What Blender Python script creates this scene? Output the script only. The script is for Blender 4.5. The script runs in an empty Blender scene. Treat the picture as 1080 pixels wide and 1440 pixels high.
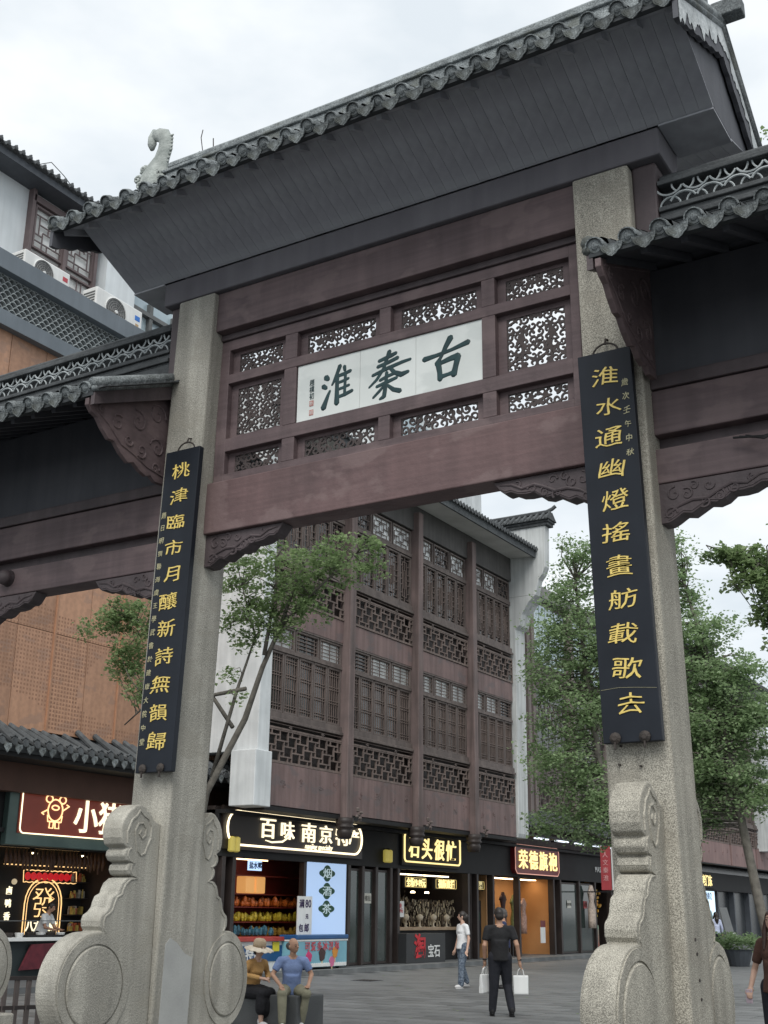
import bpy, bmesh, math, random
import numpy as np
from mathutils import Vector, Matrix
R = math.radians
rnd = random.Random(7)
S = bpy.context.scene
COL = S.collection

# ------------------------------------------------------------------ camera
cam_d = bpy.data.cameras.new("camera"); cam = bpy.data.objects.new("camera", cam_d); COL.objects.link(cam)
P_, RO_, YA_ = 3.20148560e-01, 1.13356255e-02, -5.48301747e-01
_f = Vector((math.sin(YA_)*math.cos(P_), math.cos(YA_)*math.cos(P_), math.sin(P_)))
_r = Vector((math.cos(YA_), -math.sin(YA_), 0)); _u = _r.cross(_f)
_rr = math.cos(RO_)*_r + math.sin(RO_)*_u; _uu = -math.sin(RO_)*_r + math.cos(RO_)*_u
m = Matrix.Identity(4)
for i in range(3): m[i][0], m[i][1], m[i][2] = _rr[i], _uu[i], -_f[i]
m[2][3] = 1.62
cam.matrix_world = m
cam_d.sensor_fit = 'VERTICAL'; cam_d.sensor_height = 24; cam_d.lens = 24*1700.68/1440
cam_d.clip_start = .1; cam_d.clip_end = 2000
S.camera = cam

# ------------------------------------------------------------------ sky, sun, exposure
W = bpy.data.worlds.new("World"); S.world = W; W.use_nodes = True
n = W.node_tree.nodes; l = W.node_tree.links; n.clear()
out = n.new('ShaderNodeOutputWorld'); bg = n.new('ShaderNodeBackground')
sky = n.new('ShaderNodeTexSky'); sky.sky_type = 'NISHITA'; sky.sun_disc = False
sky.sun_elevation = R(58); sky.sun_rotation = R(-20)
tc = n.new('ShaderNodeTexCoord'); mp = n.new('ShaderNodeMapping'); mp.inputs['Scale'].default_value = (1, 1, 2.2)
nz = n.new('ShaderNodeTexNoise'); nz.inputs['Scale'].default_value = 4.6; nz.inputs['Detail'].default_value = 5; nz.inputs['Roughness'].default_value = .52
cr = n.new('ShaderNodeValToRGB')
cr.color_ramp.elements[0].position = .36; cr.color_ramp.elements[0].color = (6.7, 7.3, 7.75, 1)
cr.color_ramp.elements[1].position = .62; cr.color_ramp.elements[1].color = (8.8, 9.1, 9.25, 1)
mx = n.new('ShaderNodeMix'); mx.data_type = 'RGBA'; mx.inputs[0].default_value = .93
bg.inputs['Strength'].default_value = .09
l.new(tc.outputs['Generated'], mp.inputs[0]); l.new(mp.outputs[0], nz.inputs['Vector']); l.new(nz.outputs['Fac'], cr.inputs[0])
l.new(sky.outputs[0], mx.inputs[6]); l.new(cr.outputs[0], mx.inputs[7]); l.new(mx.outputs[2], bg.inputs[0]); l.new(bg.outputs[0], out.inputs[0])
sun_d = bpy.data.lights.new("sun", 'SUN'); sun = bpy.data.objects.new("sun", sun_d); COL.objects.link(sun)
sun_d.energy = 2.0; sun_d.angle = R(40); sun_d.color = (1, .97, .92)
sun.rotation_euler = (R(42), 0, R(26))
S.view_settings.view_transform = 'Standard'; S.view_settings.look = 'None'; S.view_settings.exposure = 0.4; S.view_settings.gamma = 1
S.view_settings.use_curve_mapping = False
S.cycles.use_denoising = True
S.cycles.max_bounces = 7
S.cycles.sample_clamp_indirect = 4

# ------------------------------------------------------------------ materials
MATS = {}
def pmat(name, c1, c2=None, scale=3, rough=.7, bump=0, bscale=30, streak=0, spec=.4, speck=0, sscale=120, metal=0, emit=None, es=0, blot=0, blotc=(.5,.5,.5), trans=0, jit=.0, grain=0):
    """colour grain, wear and fine relief; c1..c2 through noise"""
    if name in MATS: return MATS[name]
    M = bpy.data.materials.new(name); M.use_nodes = True; MATS[name] = M
    nt = M.node_tree; N = nt.nodes; L = nt.links; b = N['Principled BSDF']
    b.inputs['Roughness'].default_value = rough; b.inputs['Metallic'].default_value = metal
    b.inputs['Specular IOR Level'].default_value = spec
    if c2 is None: c2 = tuple(v*.8 for v in c1)
    tc = N.new('ShaderNodeTexCoord')
    def noise(sc, det=4, st=(1, 1, 1)):
        mp = N.new('ShaderNodeMapping'); mp.inputs['Scale'].default_value = st
        z = N.new('ShaderNodeTexNoise'); z.inputs['Scale'].default_value = sc; z.inputs['Detail'].default_value = det
        L.new(tc.outputs['Object'], mp.inputs[0]); L.new(mp.outputs[0], z.inputs['Vector']); return z.outputs['Fac']
    def ramp(src, a, c, p0, p1):
        r = N.new('ShaderNodeValToRGB'); r.color_ramp.elements[0].position = p0; r.color_ramp.elements[1].position = p1
        r.color_ramp.elements[0].color = (*a, 1); r.color_ramp.elements[1].color = (*c, 1); L.new(src, r.inputs[0]); return r.outputs[0]
    def mul(a, bb, kind='MULTIPLY', fac=1):
        x = N.new('ShaderNodeMix'); x.data_type = 'RGBA'; x.blend_type = kind
        if isinstance(fac, (int, float)): x.inputs[0].default_value = fac
        else: L.new(fac, x.inputs[0])
        L.new(a, x.inputs[6])
        if isinstance(bb, tuple): x.inputs[7].default_value = (*bb, 1)
        else: L.new(bb, x.inputs[7])
        return x.outputs[2]
    col = ramp(noise(scale), c1, c2, .35, .68)
    if streak: col = mul(col, ramp(noise(2.2, 5, (3, 3, .22)), (1-streak,)*3, (1+streak*.5,)*3, .35, .65))
    if grain: col = mul(col, ramp(noise(1.6, 8, (.5, 5, 16)), (1-grain,)*3, (1+grain*.6,)*3, .38, .62))
    if speck: col = mul(col, ramp(noise(sscale, 1), (1-speck,)*3, (1+speck,)*3, .4, .6))
    if blot: col = mul(col, blotc, 'MIX', ramp(noise(1.7, 6, (1, 1, 1.6)), (0, 0, 0), (blot,)*3, .56, .61))
    if jit:
        oi = N.new('ShaderNodeObjectInfo'); col = mul(col, ramp(oi.outputs['Random'], (1-jit,)*3, (1+jit,)*3, 0, 1))
    L.new(col, b.inputs['Base Color'])
    if bump:
        bp = N.new('ShaderNodeBump'); bp.inputs['Strength'].default_value = bump; bp.inputs['Distance'].default_value = .02
        L.new(noise(bscale, 6), bp.inputs['Height']); L.new(bp.outputs[0], b.inputs['Normal'])
    if emit: b.inputs['Emission Color'].default_value = (*emit, 1); b.inputs['Emission Strength'].default_value = es
    if trans: b.inputs['Transmission Weight'].default_value = trans
    return M
def glow(name, c, s):
    if name in MATS: return MATS[name]
    M = bpy.data.materials.new(name); M.use_nodes = True; MATS[name] = M; b = M.node_tree.nodes['Principled BSDF']
    b.inputs['Base Color'].default_value = (*[v*.6 for v in c], 1); b.inputs['Emission Color'].default_value = (*c, 1); b.inputs['Emission Strength'].default_value = s
    b.inputs['Roughness'].default_value = .4; return M
def leafmat(name, c1, c2, c3):
    M = bpy.data.materials.new(name); M.use_nodes = True; N = M.node_tree.nodes; L = M.node_tree.links; b = N['Principled BSDF']; o = N['Material Output']
    g = N.new('ShaderNodeTexCoord'); z = N.new('ShaderNodeTexNoise'); z.inputs['Scale'].default_value = 1.1; z.inputs['Detail'].default_value = 8; z.inputs['Roughness'].default_value = .75
    L.new(g.outputs['Object'], z.inputs['Vector'])
    r = N.new('ShaderNodeValToRGB'); r.color_ramp.elements[0].position = .34; r.color_ramp.elements[0].color = (*c1, 1); r.color_ramp.elements[1].position = .7; r.color_ramp.elements[1].color = (*c3, 1)
    e = r.color_ramp.elements.new(.52); e.color = (*c2, 1); L.new(z.outputs['Fac'], r.inputs[0])
    L.new(r.outputs[0], b.inputs['Base Color']); b.inputs['Roughness'].default_value = .55; b.inputs['Specular IOR Level'].default_value = .3
    t = N.new('ShaderNodeBsdfTranslucent'); L.new(r.outputs[0], t.inputs[0]); mm = N.new('ShaderNodeMixShader'); mm.inputs[0].default_value = .5
    L.new(b.outputs[0], mm.inputs[1]); L.new(t.outputs[0], mm.inputs[2]); L.new(mm.outputs[0], o.inputs[0]); return M

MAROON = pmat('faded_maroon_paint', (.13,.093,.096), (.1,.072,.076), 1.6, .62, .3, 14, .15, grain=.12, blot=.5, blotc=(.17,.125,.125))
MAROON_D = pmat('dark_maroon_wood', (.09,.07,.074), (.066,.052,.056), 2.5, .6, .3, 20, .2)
STONE = pmat('weathered_granite', (.385,.37,.325), (.285,.275,.24), 1.1, .85, .4, 60, .24, speck=.3, sscale=190, blot=.4, blotc=(.27,.255,.215))
STONE_S = pmat('speckled_granite', (.39,.37,.315), (.29,.275,.235), 1.2, .85, .4, 70, .2, speck=.42, sscale=165, blot=.35, blotc=(.26,.24,.2))
TILE = pmat('grey_clay_tile', (.2,.22,.225), (.11,.124,.13), 8, .8, .5, 40, .2, speck=.3, sscale=70, jit=.28, blot=.6, blotc=(.085,.09,.075))
TILE_D = pmat('dark_clay_tile', (.09,.098,.103), (.055,.06,.064), 6, .85, .5, 30, jit=.15)
MORTAR = pmat('pale_lime_mortar', (.4,.43,.44), (.27,.3,.31), 9, .85, .3, 40)
SOFFIT = pmat('soffit_glare_grey', (.4,.41,.44), (.29,.3,.33), 1.1, .8, .2, 12, .12, blot=.35, blotc=(.3,.3,.34), jit=.04)  # pale blue-grey imitates veiling glare on the shaded roof underside
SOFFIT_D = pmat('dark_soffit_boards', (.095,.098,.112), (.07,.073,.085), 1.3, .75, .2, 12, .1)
PLASTER_P = pmat('peeling_white_plaster', (.62,.65,.66), (.42,.45,.46), 10, .9, .6, 30, .2)
LACQ = pmat('black_lacquer', (.011,.014,.02), (.016,.02,.028), 2, .5, .12, 8, .1, spec=.22)
GOLD = pmat('gold_paint', (.78,.6,.17), (.62,.46,.12), 20, .45, .2, 60, spec=.5)
GOLDT = pmat('pale_gold_paint', (.5,.47,.3), (.4,.37,.22), 20, .5)
MARBLE = pmat('white_marble', (.72,.75,.73), (.62,.65,.63), 2.2, .35, .05, 30, blot=.35, blotc=(.5,.54,.53))
INK = pmat('teal_black_ink', (.018,.055,.06), (.012,.035,.04), 12, .5)
SEAL = pmat('faded_red_seal', (.5,.25,.22), (.4,.2,.18), 12, .7)
CEMENT = pmat('smooth_cement', (.4,.405,.39), (.34,.345,.335), 3, .8, .15, 50)
IRON = pmat('rusty_iron', (.05,.04,.035), (.03,.026,.024), 20, .7, .4, 60)
WHITE = pmat('white_render', (.62,.65,.66), (.52,.55,.56), 1.5, .85, .15, 20, .1)
WHITEC = pmat('white_concrete', (.55,.57,.57), (.46,.48,.48), 1.2, .8, .15, 20, .18)
PLUM = pmat('weathered_plum_board', (.205,.14,.133), (.145,.104,.1), .7, .7, .3, 9, .22, blot=.55, blotc=(.12,.105,.107))
TIMBER = pmat('grey_brown_timber', (.145,.118,.108), (.108,.088,.082), 1.6, .68, .3, 14, .25, jit=.06)
LATT = pmat('pale_brown_lattice', (.18,.138,.122), (.13,.102,.092), 1.6, .7, .3, 14, .2)
DARKW = pmat('very_dark_wood', (.036,.027,.025), (.022,.017,.016), 2, .5, .2, 12, jit=.1)
BLACK = pmat('matt_black', (.012,.012,.013), (.008,.008,.009), 3, .7)
CHAR = pmat('charcoal_metal', (.075,.085,.1), (.06,.068,.08), 2, .5, .1, 8, .08)
PANE = pmat('dim_window_glass', (.024,.022,.022), (.036,.034,.034), 1.2, .12, 0, spec=.8)
PANEL_W = pmat('sky_white_pane', (.8,.82,.82), (.55,.57,.58), 2.2, .2, 0, spec=.6)  # white colour stands in for bright sky seen through the transoms
GLASSB = pmat('pale_blue_glass', (.4,.5,.54), (.3,.38,.43), .9, .08, spec=.9)
BARK = pmat('ginkgo_bark', (.15,.14,.12), (.09,.083,.072), 6, .9, .6, 25)
GREYP = pmat('grey_plastic', (.12,.125,.125), (.09,.095,.095), 3, .5)
WPLAST = pmat('white_plastic', (.72,.73,.72), (.64,.65,.64), 2, .45, .05, 10, .06)

# ------------------------------------------------------------------ geometry helpers
class MB:
    def __init__(s, T=None): s.v = []; s.f = []; s.T = T
    def add(s, vs, fs):
        k = len(s.v)
        if s.T is not None: vs = [tuple(s.T @ Vector(p)) for p in vs]
        s.v += [tuple(p) for p in vs]; s.f += [tuple(i+k for i in f) for f in fs]; return s
    def box(s, x0, x1, y0, y1, z0, z1):
        return s.add([(x0,y0,z0),(x1,y0,z0),(x1,y1,z0),(x0,y1,z0),(x0,y0,z1),(x1,y0,z1),(x1,y1,z1),(x0,y1,z1)],
                     [(0,3,2,1),(4,5,6,7),(0,1,5,4),(1,2,6,5),(2,3,7,6),(3,0,4,7)])
    def hexa(s, lo, hi):   # two quads of four points
        return s.add(list(lo)+list(hi), [(0,3,2,1),(4,5,6,7),(0,1,5,4),(1,2,6,5),(2,3,7,6),(3,0,4,7)])
    def bar(s, a, b, w, h=None, up=(0,0,1)):
        a, b = Vector(a), Vector(b); h = h or w; d = (b-a).normalized(); u = Vector(up)
        if abs(d.dot(u)) > .95: u = Vector((0,1,0))
        x = d.cross(u).normalized()*w/2; y = x.cross(d).normalized()*h/2
        return s.hexa([a-x-y,a+x-y,a+x+y,a-x+y],[b-x-y,b+x-y,b+x+y,b-x+y])
    def tube(s, pts, rad, n=8, cap=True, flat=None):
        """rad number or list; flat=(axis vector, factor) squashes the section"""
        pts = [Vector(p) for p in pts]; k = len(pts)
        if not isinstance(rad, (list, tuple)): rad = [rad]*k
        vs = []; fs = []; ref = Vector((.13,.29,.95))
        for i, p in enumerate(pts):
            d = (pts[min(i+1,k-1)]-pts[max(i-1,0)])
            d = d.normalized() if d.length > 1e-9 else Vector((0,0,1))
            if flat is not None:
                ax = Vector(flat[0]); x = d.cross(ax).normalized(); y = ax*flat[1]
            else:
                r_ = ref if abs(d.dot(ref)) < .97 else Vector((1,0,0)); x = d.cross(r_).normalized(); y = x.cross(d)
            for j in range(n):
                a = 2*math.pi*j/n; vs.append(p+(x*math.cos(a)+y*math.sin(a))*rad[i])
        for i in range(k-1):
            for j in range(n):
                fs.append((i*n+j, i*n+(j+1)%n, (i+1)*n+(j+1)%n, (i+1)*n+j))
        if cap: fs.append(tuple(range(n))[::-1]); fs.append(tuple((k-1)*n+j for j in range(n)))
        return s.add(vs, fs)
    def prism(s, poly, a, b, axis='x'):
        """poly in the plane across `axis`, extruded from a to b"""
        def P(p, t): return {'x':(t,p[0],p[1]),'y':(p[0],t,p[1]),'z':(p[0],p[1],t)}[axis]
        k = len(poly); return s.add([P(p,a) for p in poly]+[P(p,b) for p in poly],
            [tuple(range(k))[::-1], tuple(range(k,2*k))]+[(i,(i+1)%k,(i+1)%k+k,i+k) for i in range(k)])
    def lathe(s, prof, c=(0,0,0), n=16, axis='z'):
        vs = []; k = len(prof)
        for r_, h in prof:
            for j in range(n):
                a = 2*math.pi*j/n; x, y = r_*math.cos(a), r_*math.sin(a)
                vs.append({'z':(c[0]+x,c[1]+y,c[2]+h),'x':(c[0]+h,c[1]+x,c[2]+y),'y':(c[0]+x,c[1]+h,c[2]+y)}[axis])
        fs = [(i*n+j,i*n+(j+1)%n,(i+1)*n+(j+1)%n,(i+1)*n+j) for i in range(k-1) for j in range(n)]
        fs.append(tuple(range(n))[::-1]); fs.append(tuple((k-1)*n+j for j in range(n)))
        return s.add(vs, fs)
    def ell(s, c, r, n=10, m_=7):
        vs = [(c[0],c[1],c[2]-r[2])]; fs = []
        for i in range(1, m_):
            t = math.pi*i/m_
            for j in range(n):
                a = 2*math.pi*j/n; vs.append((c[0]+r[0]*math.sin(t)*math.cos(a), c[1]+r[1]*math.sin(t)*math.sin(a), c[2]-r[2]*math.cos(t)))
        vs.append((c[0],c[1],c[2]+r[2])); e = len(vs)-1
        for j in range(n): fs.append((0,1+(j+1)%n,1+j)); fs.append((e,e-n+j,e-n+(j+1)%n))
        for i in range(m_-2):
            for j in range(n): fs.append((1+i*n+j,1+i*n+(j+1)%n,1+(i+1)*n+(j+1)%n,1+(i+1)*n+j))
        return s.add(vs, fs)
    def mesh(s, name, off=(0,0,0), mat=None, smooth=False, fix=True):
        me = bpy.data.meshes.new(name); o = Vector(off)
        me.from_pydata([tuple(Vector(p)-o) for p in s.v], [], s.f)
        if fix and len(s.f) < 60000:
            bm = bmesh.new(); bm.from_mesh(me); bmesh.ops.recalc_face_normals(bm, faces=bm.faces); bm.to_mesh(me); bm.free()
        if mat: me.materials.append(mat)
        if smooth: me.shade_smooth()
        return me
def link(name, me, parent=None, loc=(0,0,0)):
    o = bpy.data.objects.new(name, me); COL.objects.link(o); o.location = loc
    if parent is not None: o.parent = parent
    return o
class Thing:
    """an Empty at the thing's base; parts are built in world coordinates and stored relative to it"""
    def __init__(s, name, label, cat, loc, group=None, rz=0):
        s.o = link(name, None, None, loc); s.loc = Vector(loc); s.o.empty_display_size = .2
        s.o['label'] = label; s.o['category'] = cat; s.o.rotation_euler[2] = rz
        if group: s.o['group'] = group
    def part(s, name, mb, mat, parent=None, smooth=False, bevel=0, stuff=False, local=False, label=None, seg=2):
        me = mb if isinstance(mb, bpy.types.Mesh) else mb.mesh(name, (0,0,0) if local else s.loc+s.chain(parent), mat, smooth)
        o = link(name, me, parent or s.o)
        if bevel:
            b = o.modifiers.new('bevel', 'BEVEL'); b.width = bevel; b.segments = seg; b.limit_method = 'ANGLE'; b.angle_limit = R(40)
        if stuff: o['kind'] = 'stuff'
        if label: o['label'] = label
        return o
    def chain(s, p):
        v = Vector((0,0,0))
        while p is not None and p != s.o: v += p.location; p = p.parent
        return v
    def inst(s, name, me, at, parent=None, rot=None, scale=None):
        o = link(name, me, parent or s.o, Vector(at)-s.loc-s.chain(parent))
        if rot: o.rotation_euler = rot
        if scale: o.scale = scale
        return o
def single(name, mb, mat, label, cat, loc=(0,0,0), group=None, smooth=False, bevel=0):
    o = link(name, mb.mesh(name, loc, mat, smooth), None, loc); o['label'] = label; o['category'] = cat
    if group: o['group'] = group
    if bevel:
        b = o.modifiers.new('bevel', 'BEVEL'); b.width = bevel; b.segments = 2; b.limit_method = 'ANGLE'
    return o
def struct(name, mb, mat, kind='structure'):
    o = link(name, mb.mesh(name, (0,0,0), mat)); o['kind'] = kind; return o
def text_mesh(body, size, mat, ext=.01, offset=0, bev=0, wx=1, wy=1, shear=0, space=1, line=1, warp=None):
    c = bpy.data.curves.new('lettering', 'FONT'); c.body = body; c.size = size; c.extrude = ext; c.offset = offset; c.bevel_depth = bev; c.resolution_u = 2
    c.align_x = 'CENTER'; c.align_y = 'CENTER'; c.shear = shear; c.space_character = space; c.space_line = line
    o = bpy.data.objects.new('t', c); COL.objects.link(o); bpy.context.view_layer.update()
    me = bpy.data.meshes.new_from_object(o.evaluated_get(bpy.context.evaluated_depsgraph_get()))
    bpy.data.objects.remove(o); bpy.data.curves.remove(c)
    xs = [v.co.x for v in me.vertices]; ys = [v.co.y for v in me.vertices]
    cx, cy = (min(xs)+max(xs))/2, (min(ys)+max(ys))/2
    for v in me.vertices: v.co = Vector(((v.co.x-cx)*wx, (v.co.y-cy)*wy, v.co.z))
    if warp is not None:      # hand-brushed look: bend, swell and slant the strokes
        rg = random.Random(warp); bm = bmesh.new(); bm.from_mesh(me); bmesh.ops.subdivide_edges(bm, edges=[e for e in bm.edges if e.calc_length() > size*.06], cuts=3); bm.to_mesh(me); bm.free()
        a, b, c_, d_ = rg.uniform(-.05,.05), rg.uniform(-.04,.04), rg.uniform(0,6), rg.uniform(0,6); rot = rg.uniform(-.05,.05); k1, k2 = rg.uniform(.92,1.08), rg.uniform(.92,1.08)
        for v in me.vertices:
            x, y = v.co.x/size, v.co.y/size
            x2 = x*k1+.022*math.sin(6*y+c_)+.006*math.sin(13*y+d_)+a*y; y2 = y*k2+.024*math.sin(6*x+d_)+.006*math.sin(13*x+c_)+b*x-.10*x*x*abs(x)+(-.05*max(0,-y)*abs(x))
            v.co.x = (x2-rot*y2)*size; v.co.y = (y2+rot*x2)*size
    me.materials.clear(); me.materials.append(mat); return me
FACE_Y = Matrix(((1,0,0),(0,0,-1),(0,1,0)))     # text facing -Y
FACE_X = Matrix(((0,0,1),(1,0,0),(0,1,0)))      # text facing +X (x -> +Y)
def put_text(th, name, body, size, mat, at, face, parent=None, **k):
    me = text_mesh(body, size, mat, **k); me.transform(face.to_4x4())
    return th.inst(name, me, at, parent)
def spiral(c, r0, turns, n=22, a0=0, d=1, plane='yz', x=0, k=1.0):
    pts = []
    for i in range(n):
        t = i/(n-1); a = a0+d*turns*2*math.pi*t; r_ = r0*(1-t)**k+.006
        p = (c[0]+r_*math.cos(a), c[1]+r_*math.sin(a))
        pts.append((x,p[0],p[1]) if plane == 'yz' else (p[0],x,p[1]))
    return pts

# ------------------------------------------------------------------ ground
g = MB(); g.add([(-400,-60,0),(300,-60,0),(300,700,0),(-400,700,0)], [(0,1,2,3)])
GROUND = pmat('worn_grey_street', (.07,.075,.078), (.052,.056,.06), .5, .6, .1, 30)
struct('street', g, GROUND)
SLAB = pmat('grey_granite_slab', (.155,.16,.16), (.118,.122,.124), .9, .55, .15, 40, speck=.15, sscale=60, jit=.2, blot=.5, blotc=(.095,.1,.1))
pave = link('pavement', MB().box(-40,-19.98,10,110,.0,.1).mesh('pavement', (0,0,0), pmat('shop_terrace_stone', (.13,.137,.14), (.09,.096,.1), .8, .6, .15, 30, .0, speck=.1))); pave['kind'] = 'structure'
kb = MB().box(-.18,.18,-.595,.595,0,.125).mesh('kerb_stone', (0,0,0), pmat('kerb_granite', (.16,.168,.17), (.11,.117,.12), 2, .7, .2, 40, jit=.15))
for i in range(48):
    link('kerb_stone', kb, pave, (-19.8, 20+i*1.2, 0))
slabs = []
for i in range(0, 120):
    for j in range(-4, 24):
        x = -19.6+j*.9; y = 12+i*.6+(0)
        x += .45*(i % 2)
        if x+.45 > 4 or x-.45 < -19.6: continue
        slabs.append((x, y))
def vis(x, y):
    d = Vector((x, y, -1.62)); z = d.dot(_f); u = 540+1700.68*d.dot(_rr)/z; v = 720-1700.68*d.dot(_uu)/z
    return z > 0 and -20 < u < 1100 and v < 1470
near = sorted([s for s in slabs if vis(*s)], key=lambda s: s[1]*s[1]+s[0]*s[0])
street = bpy.data.objects['street']
sm = MB().box(-.444,.444,-.294,.294,-.02,.006).mesh('paving_slab', (0,0,0), SLAB)
for (x, y) in near[:290]:
    o = link('paving_slab', sm, street, (x, y, rnd.uniform(-.0015,.002)))
fb = MB()
for (x, y) in set(slabs)-set(near[:290]):
    z = .005+rnd.uniform(-.001,.001); fb.add([(x-.444,y-.294,z),(x+.444,y-.294,z),(x+.444,y+.294,z),(x-.444,y+.294,z)], [(0,1,2,3)])
o = link('paving_slabs', fb.mesh('paving_slabs', (0,0,0), SLAB), street); o['kind'] = 'stuff'

# ------------------------------------------------------------------ the gateway
gate = Thing('memorial_gateway', 'tall stone pillared gateway with tiled roofs and a white marble tablet between its pillars', 'gateway', (-5.6, 9.27, 0))
def XL(z): return -8.165+.0309*z
def XR(z): return -3.159-.0135*z
def pillar(cx0, cx1, mat, top=7.98, w=.25):
    f = [(cx0-w,9.0,0),(cx0+w,9.0,0),(cx0+w,9.53,0),(cx0-w,9.53,0)]; t = [(cx1-w,9.0,top),(cx1+w,9.0,top),(cx1+w,9.53,top),(cx1-w,9.53,top)]
    return gate.part('pillar', MB().hexa(f,t), mat, bevel=.022)
pl = pillar(XL(0), XL(7.98), STONE); pr = pillar(XR(0), XR(7.98), STONE_S, w=.265)
pol = pillar(-11.5, -11.42, STONE, 6.4); por = pillar(.15, .1, STONE_S, 6.4)
# cement repair on the left pillar's inner side
mb = MB(); zz = [(9.1,0.0),(9.1,1.32),(9.16,1.38),(9.27,1.33),(9.38,1.24),(9.5,1.2),(9.5,0)]
mb.add([(XL(z)+.2535,y,z) for y,z in zz]+[(XL(z)+.2,y,z) for y,z in zz], [tuple(range(7)),tuple(range(13,6,-1))]+[(i,(i+1)%7,(i+1)%7+7,i+7) for i in range(7)])
gate.part('cement_patch', mb, CEMENT, pl)
mb = MB()
for z, y in ((1.46,9.2),(1.36,9.22),(1.18,9.23),(1.05,9.24)): mb.tube([(XR(z)+.26,y,z),(XR(z)+.272,y,z)], .012, 8)
for x, z in ((-.15,2.72),(.02,2.7),(-.13,2.86),(.05,2.88)): mb.tube([(XR(z)+x,8.975,z),(XR(z)+x,9.02,z)], .009, 8)
gate.part('iron_stub', mb, IRON, pr)
# drum stones
PROF = [(8.32,1.44),(8.29,1.48),(8.285,1.53),(8.3,1.575),(8.355,1.605),(8.39,1.64),(8.405,1.69),(8.43,1.74),(8.49,1.765),(8.5,1.80),(8.53,1.855),(8.59,1.895),(8.675,1.907),
        (8.61,1.925),(8.585,1.965),(8.59,2.01),(8.625,2.03),(8.56,2.05),(8.53,2.09),(8.535,2.135),(8.57,2.158),(8.5,2.19),(8.475,2.25),(8.47,2.33),(8.49,2.40),(8.535,2.465),(8.6,2.515),(8.655,2.545),(8.71,2.556),(8.765,2.545),(8.80,2.51),(8.85,2.49),(8.9,2.43),(8.94,2.41),(9.0,2.40)]
circ = [(8.272+.45*math.cos(a), .985+.45*math.sin(a)) for a in [math.radians(t) for t in range(-80, -281, -6)]]
circ = [p for p in circ if not (p[0] > 8.31 and p[1] > 1.2)]
DR = [(9.0,.5),(8.62,.5)]+[p for p in circ]+PROF
def drum(cx, back, mat, par, ox=0):
    t = .118; X = cx+ox
    def Y(y): return 9.53+(9.0-y)*.775 if back else y
    poly = [(Y(a), b) for a, b in DR]
    o = gate.part('drum_stone', MB().prism(poly, X-t, X+t), mat, par, bevel=.014)
    for s in (1, -1):
        xf = X+s*t; m2 = MB()
        c = (Y(8.272), .985); sy = .775 if back else 1
        def ring(r0, r1, h):
            n_ = 44; vs = []
            for rr, hh in ((r0,-.01),(r0,h),(r1,h),(r1,-.01)):
                for j in range(n_):
                    a = 2*math.pi*j/n_; vs.append((xf+s*hh, c[0]+rr*sy*math.cos(a), c[1]+rr*math.sin(a)))
            m2.add(vs, [(i*n_+j,i*n_+(j+1)%n_,(i+1)*n_+(j+1)%n_,(i+1)*n_+j) for i in range(3) for j in range(n_)])
        ring(.352, .43, .012)
        pr_ = [(.335,-.01),(.335,.012),(.325,.022),(.2,.03),(.02,.034)]
        n_ = 44; vs = [(xf+s*h, c[0]+rr*sy*math.cos(2*math.pi*j/n_), c[1]+rr*math.sin(2*math.pi*j/n_)) for rr, h in pr_ for j in range(n_)]
        m2.add(vs, [(i*n_+j,i*n_+(j+1)%n_,(i+1)*n_+(j+1)%n_,(i+1)*n_+j) for i in range(4) for j in range(n_)]+[tuple(4*n_+j for j in range(n_))])
        gate.part('disc', m2, mat, o, smooth=False)
        m3 = MB(); inn = [(a+.05, b-.012) for a, b in PROF[:13]]+[(a+.05, b) for a, b in PROF[13:21]]
        m3.tube([(xf, Y(a), b) for a, b in inn], .011, 6, flat=((1,0,0), .8))
        lf = [(8.56,2.2),(8.55,2.3),(8.6,2.41),(8.66,2.45),(8.70,2.50),(8.755,2.46),(8.83,2.43),(8.87,2.36),(8.87,2.26),(8.83,2.19),(8.8,2.12),(8.75,2.1),(8.7,2.14),(8.67,2.22),(8.655,2.32),(8.69,2.38),(8.75,2.39),(8.8,2.34),(8.79,2.28),(8.75,2.25),(8.71,2.29),(8.735,2.325)]
        m3.tube([(xf, Y(a), b) for a, b in lf], .012, 6, flat=((1,0,0), 1.0))
        gate.part('carved_scroll', m3, mat, o)
    gate.part('drum_plinth', MB().box(X-.2,X+.2,min(Y(7.78),Y(9.0)),max(Y(7.78),Y(9.0)),0,.5), mat, par, bevel=.02)
drum(-8.05, False, STONE, pl); drum(-8.05, True, STONE, pl)
drum(-3.14, False, STONE_S, pr); drum(-3.14, True, STONE_S, pr)
drum(-11.42, False, STONE, pol); drum(-11.42, True, STONE, pol)
drum(.12, False, STONE_S, por); drum(.12, True, STONE_S, por)
# lintels
xa, xb = -7.72, -3.53
lin = gate.part('lintel', MB().box(XL(5.5)+.24, XR(5.5)-.245, 9.14,9.44,5.28,5.83), pmat('maroon_glare_shift', (.145,.09,.09), (.112,.072,.073), 1.3, .6, .35, 14, .12, grain=.1, blot=.6, blotc=(.185,.13,.128)), bevel=.012)  # same maroon paint as the other beams, reddened to imitate a glare colour shift
gate.part('lintel', MB().box(XL(7.7)+.24, XR(7.7)-.245, 9.07,9.46,7.53,7.985), MAROON, bevel=.012)
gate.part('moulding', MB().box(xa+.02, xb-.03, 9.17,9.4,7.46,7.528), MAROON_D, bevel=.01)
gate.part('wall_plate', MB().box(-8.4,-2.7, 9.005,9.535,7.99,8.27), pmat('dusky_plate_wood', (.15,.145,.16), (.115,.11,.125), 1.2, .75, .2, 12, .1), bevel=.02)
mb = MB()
for x0, x1 in ((-8.36,-8.18),(-3.0,-2.78)): gate.part('end_post', MB().box(x0,x1,9.1,9.42,7.1,7.988), MAROON_D, bevel=.02)
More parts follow.
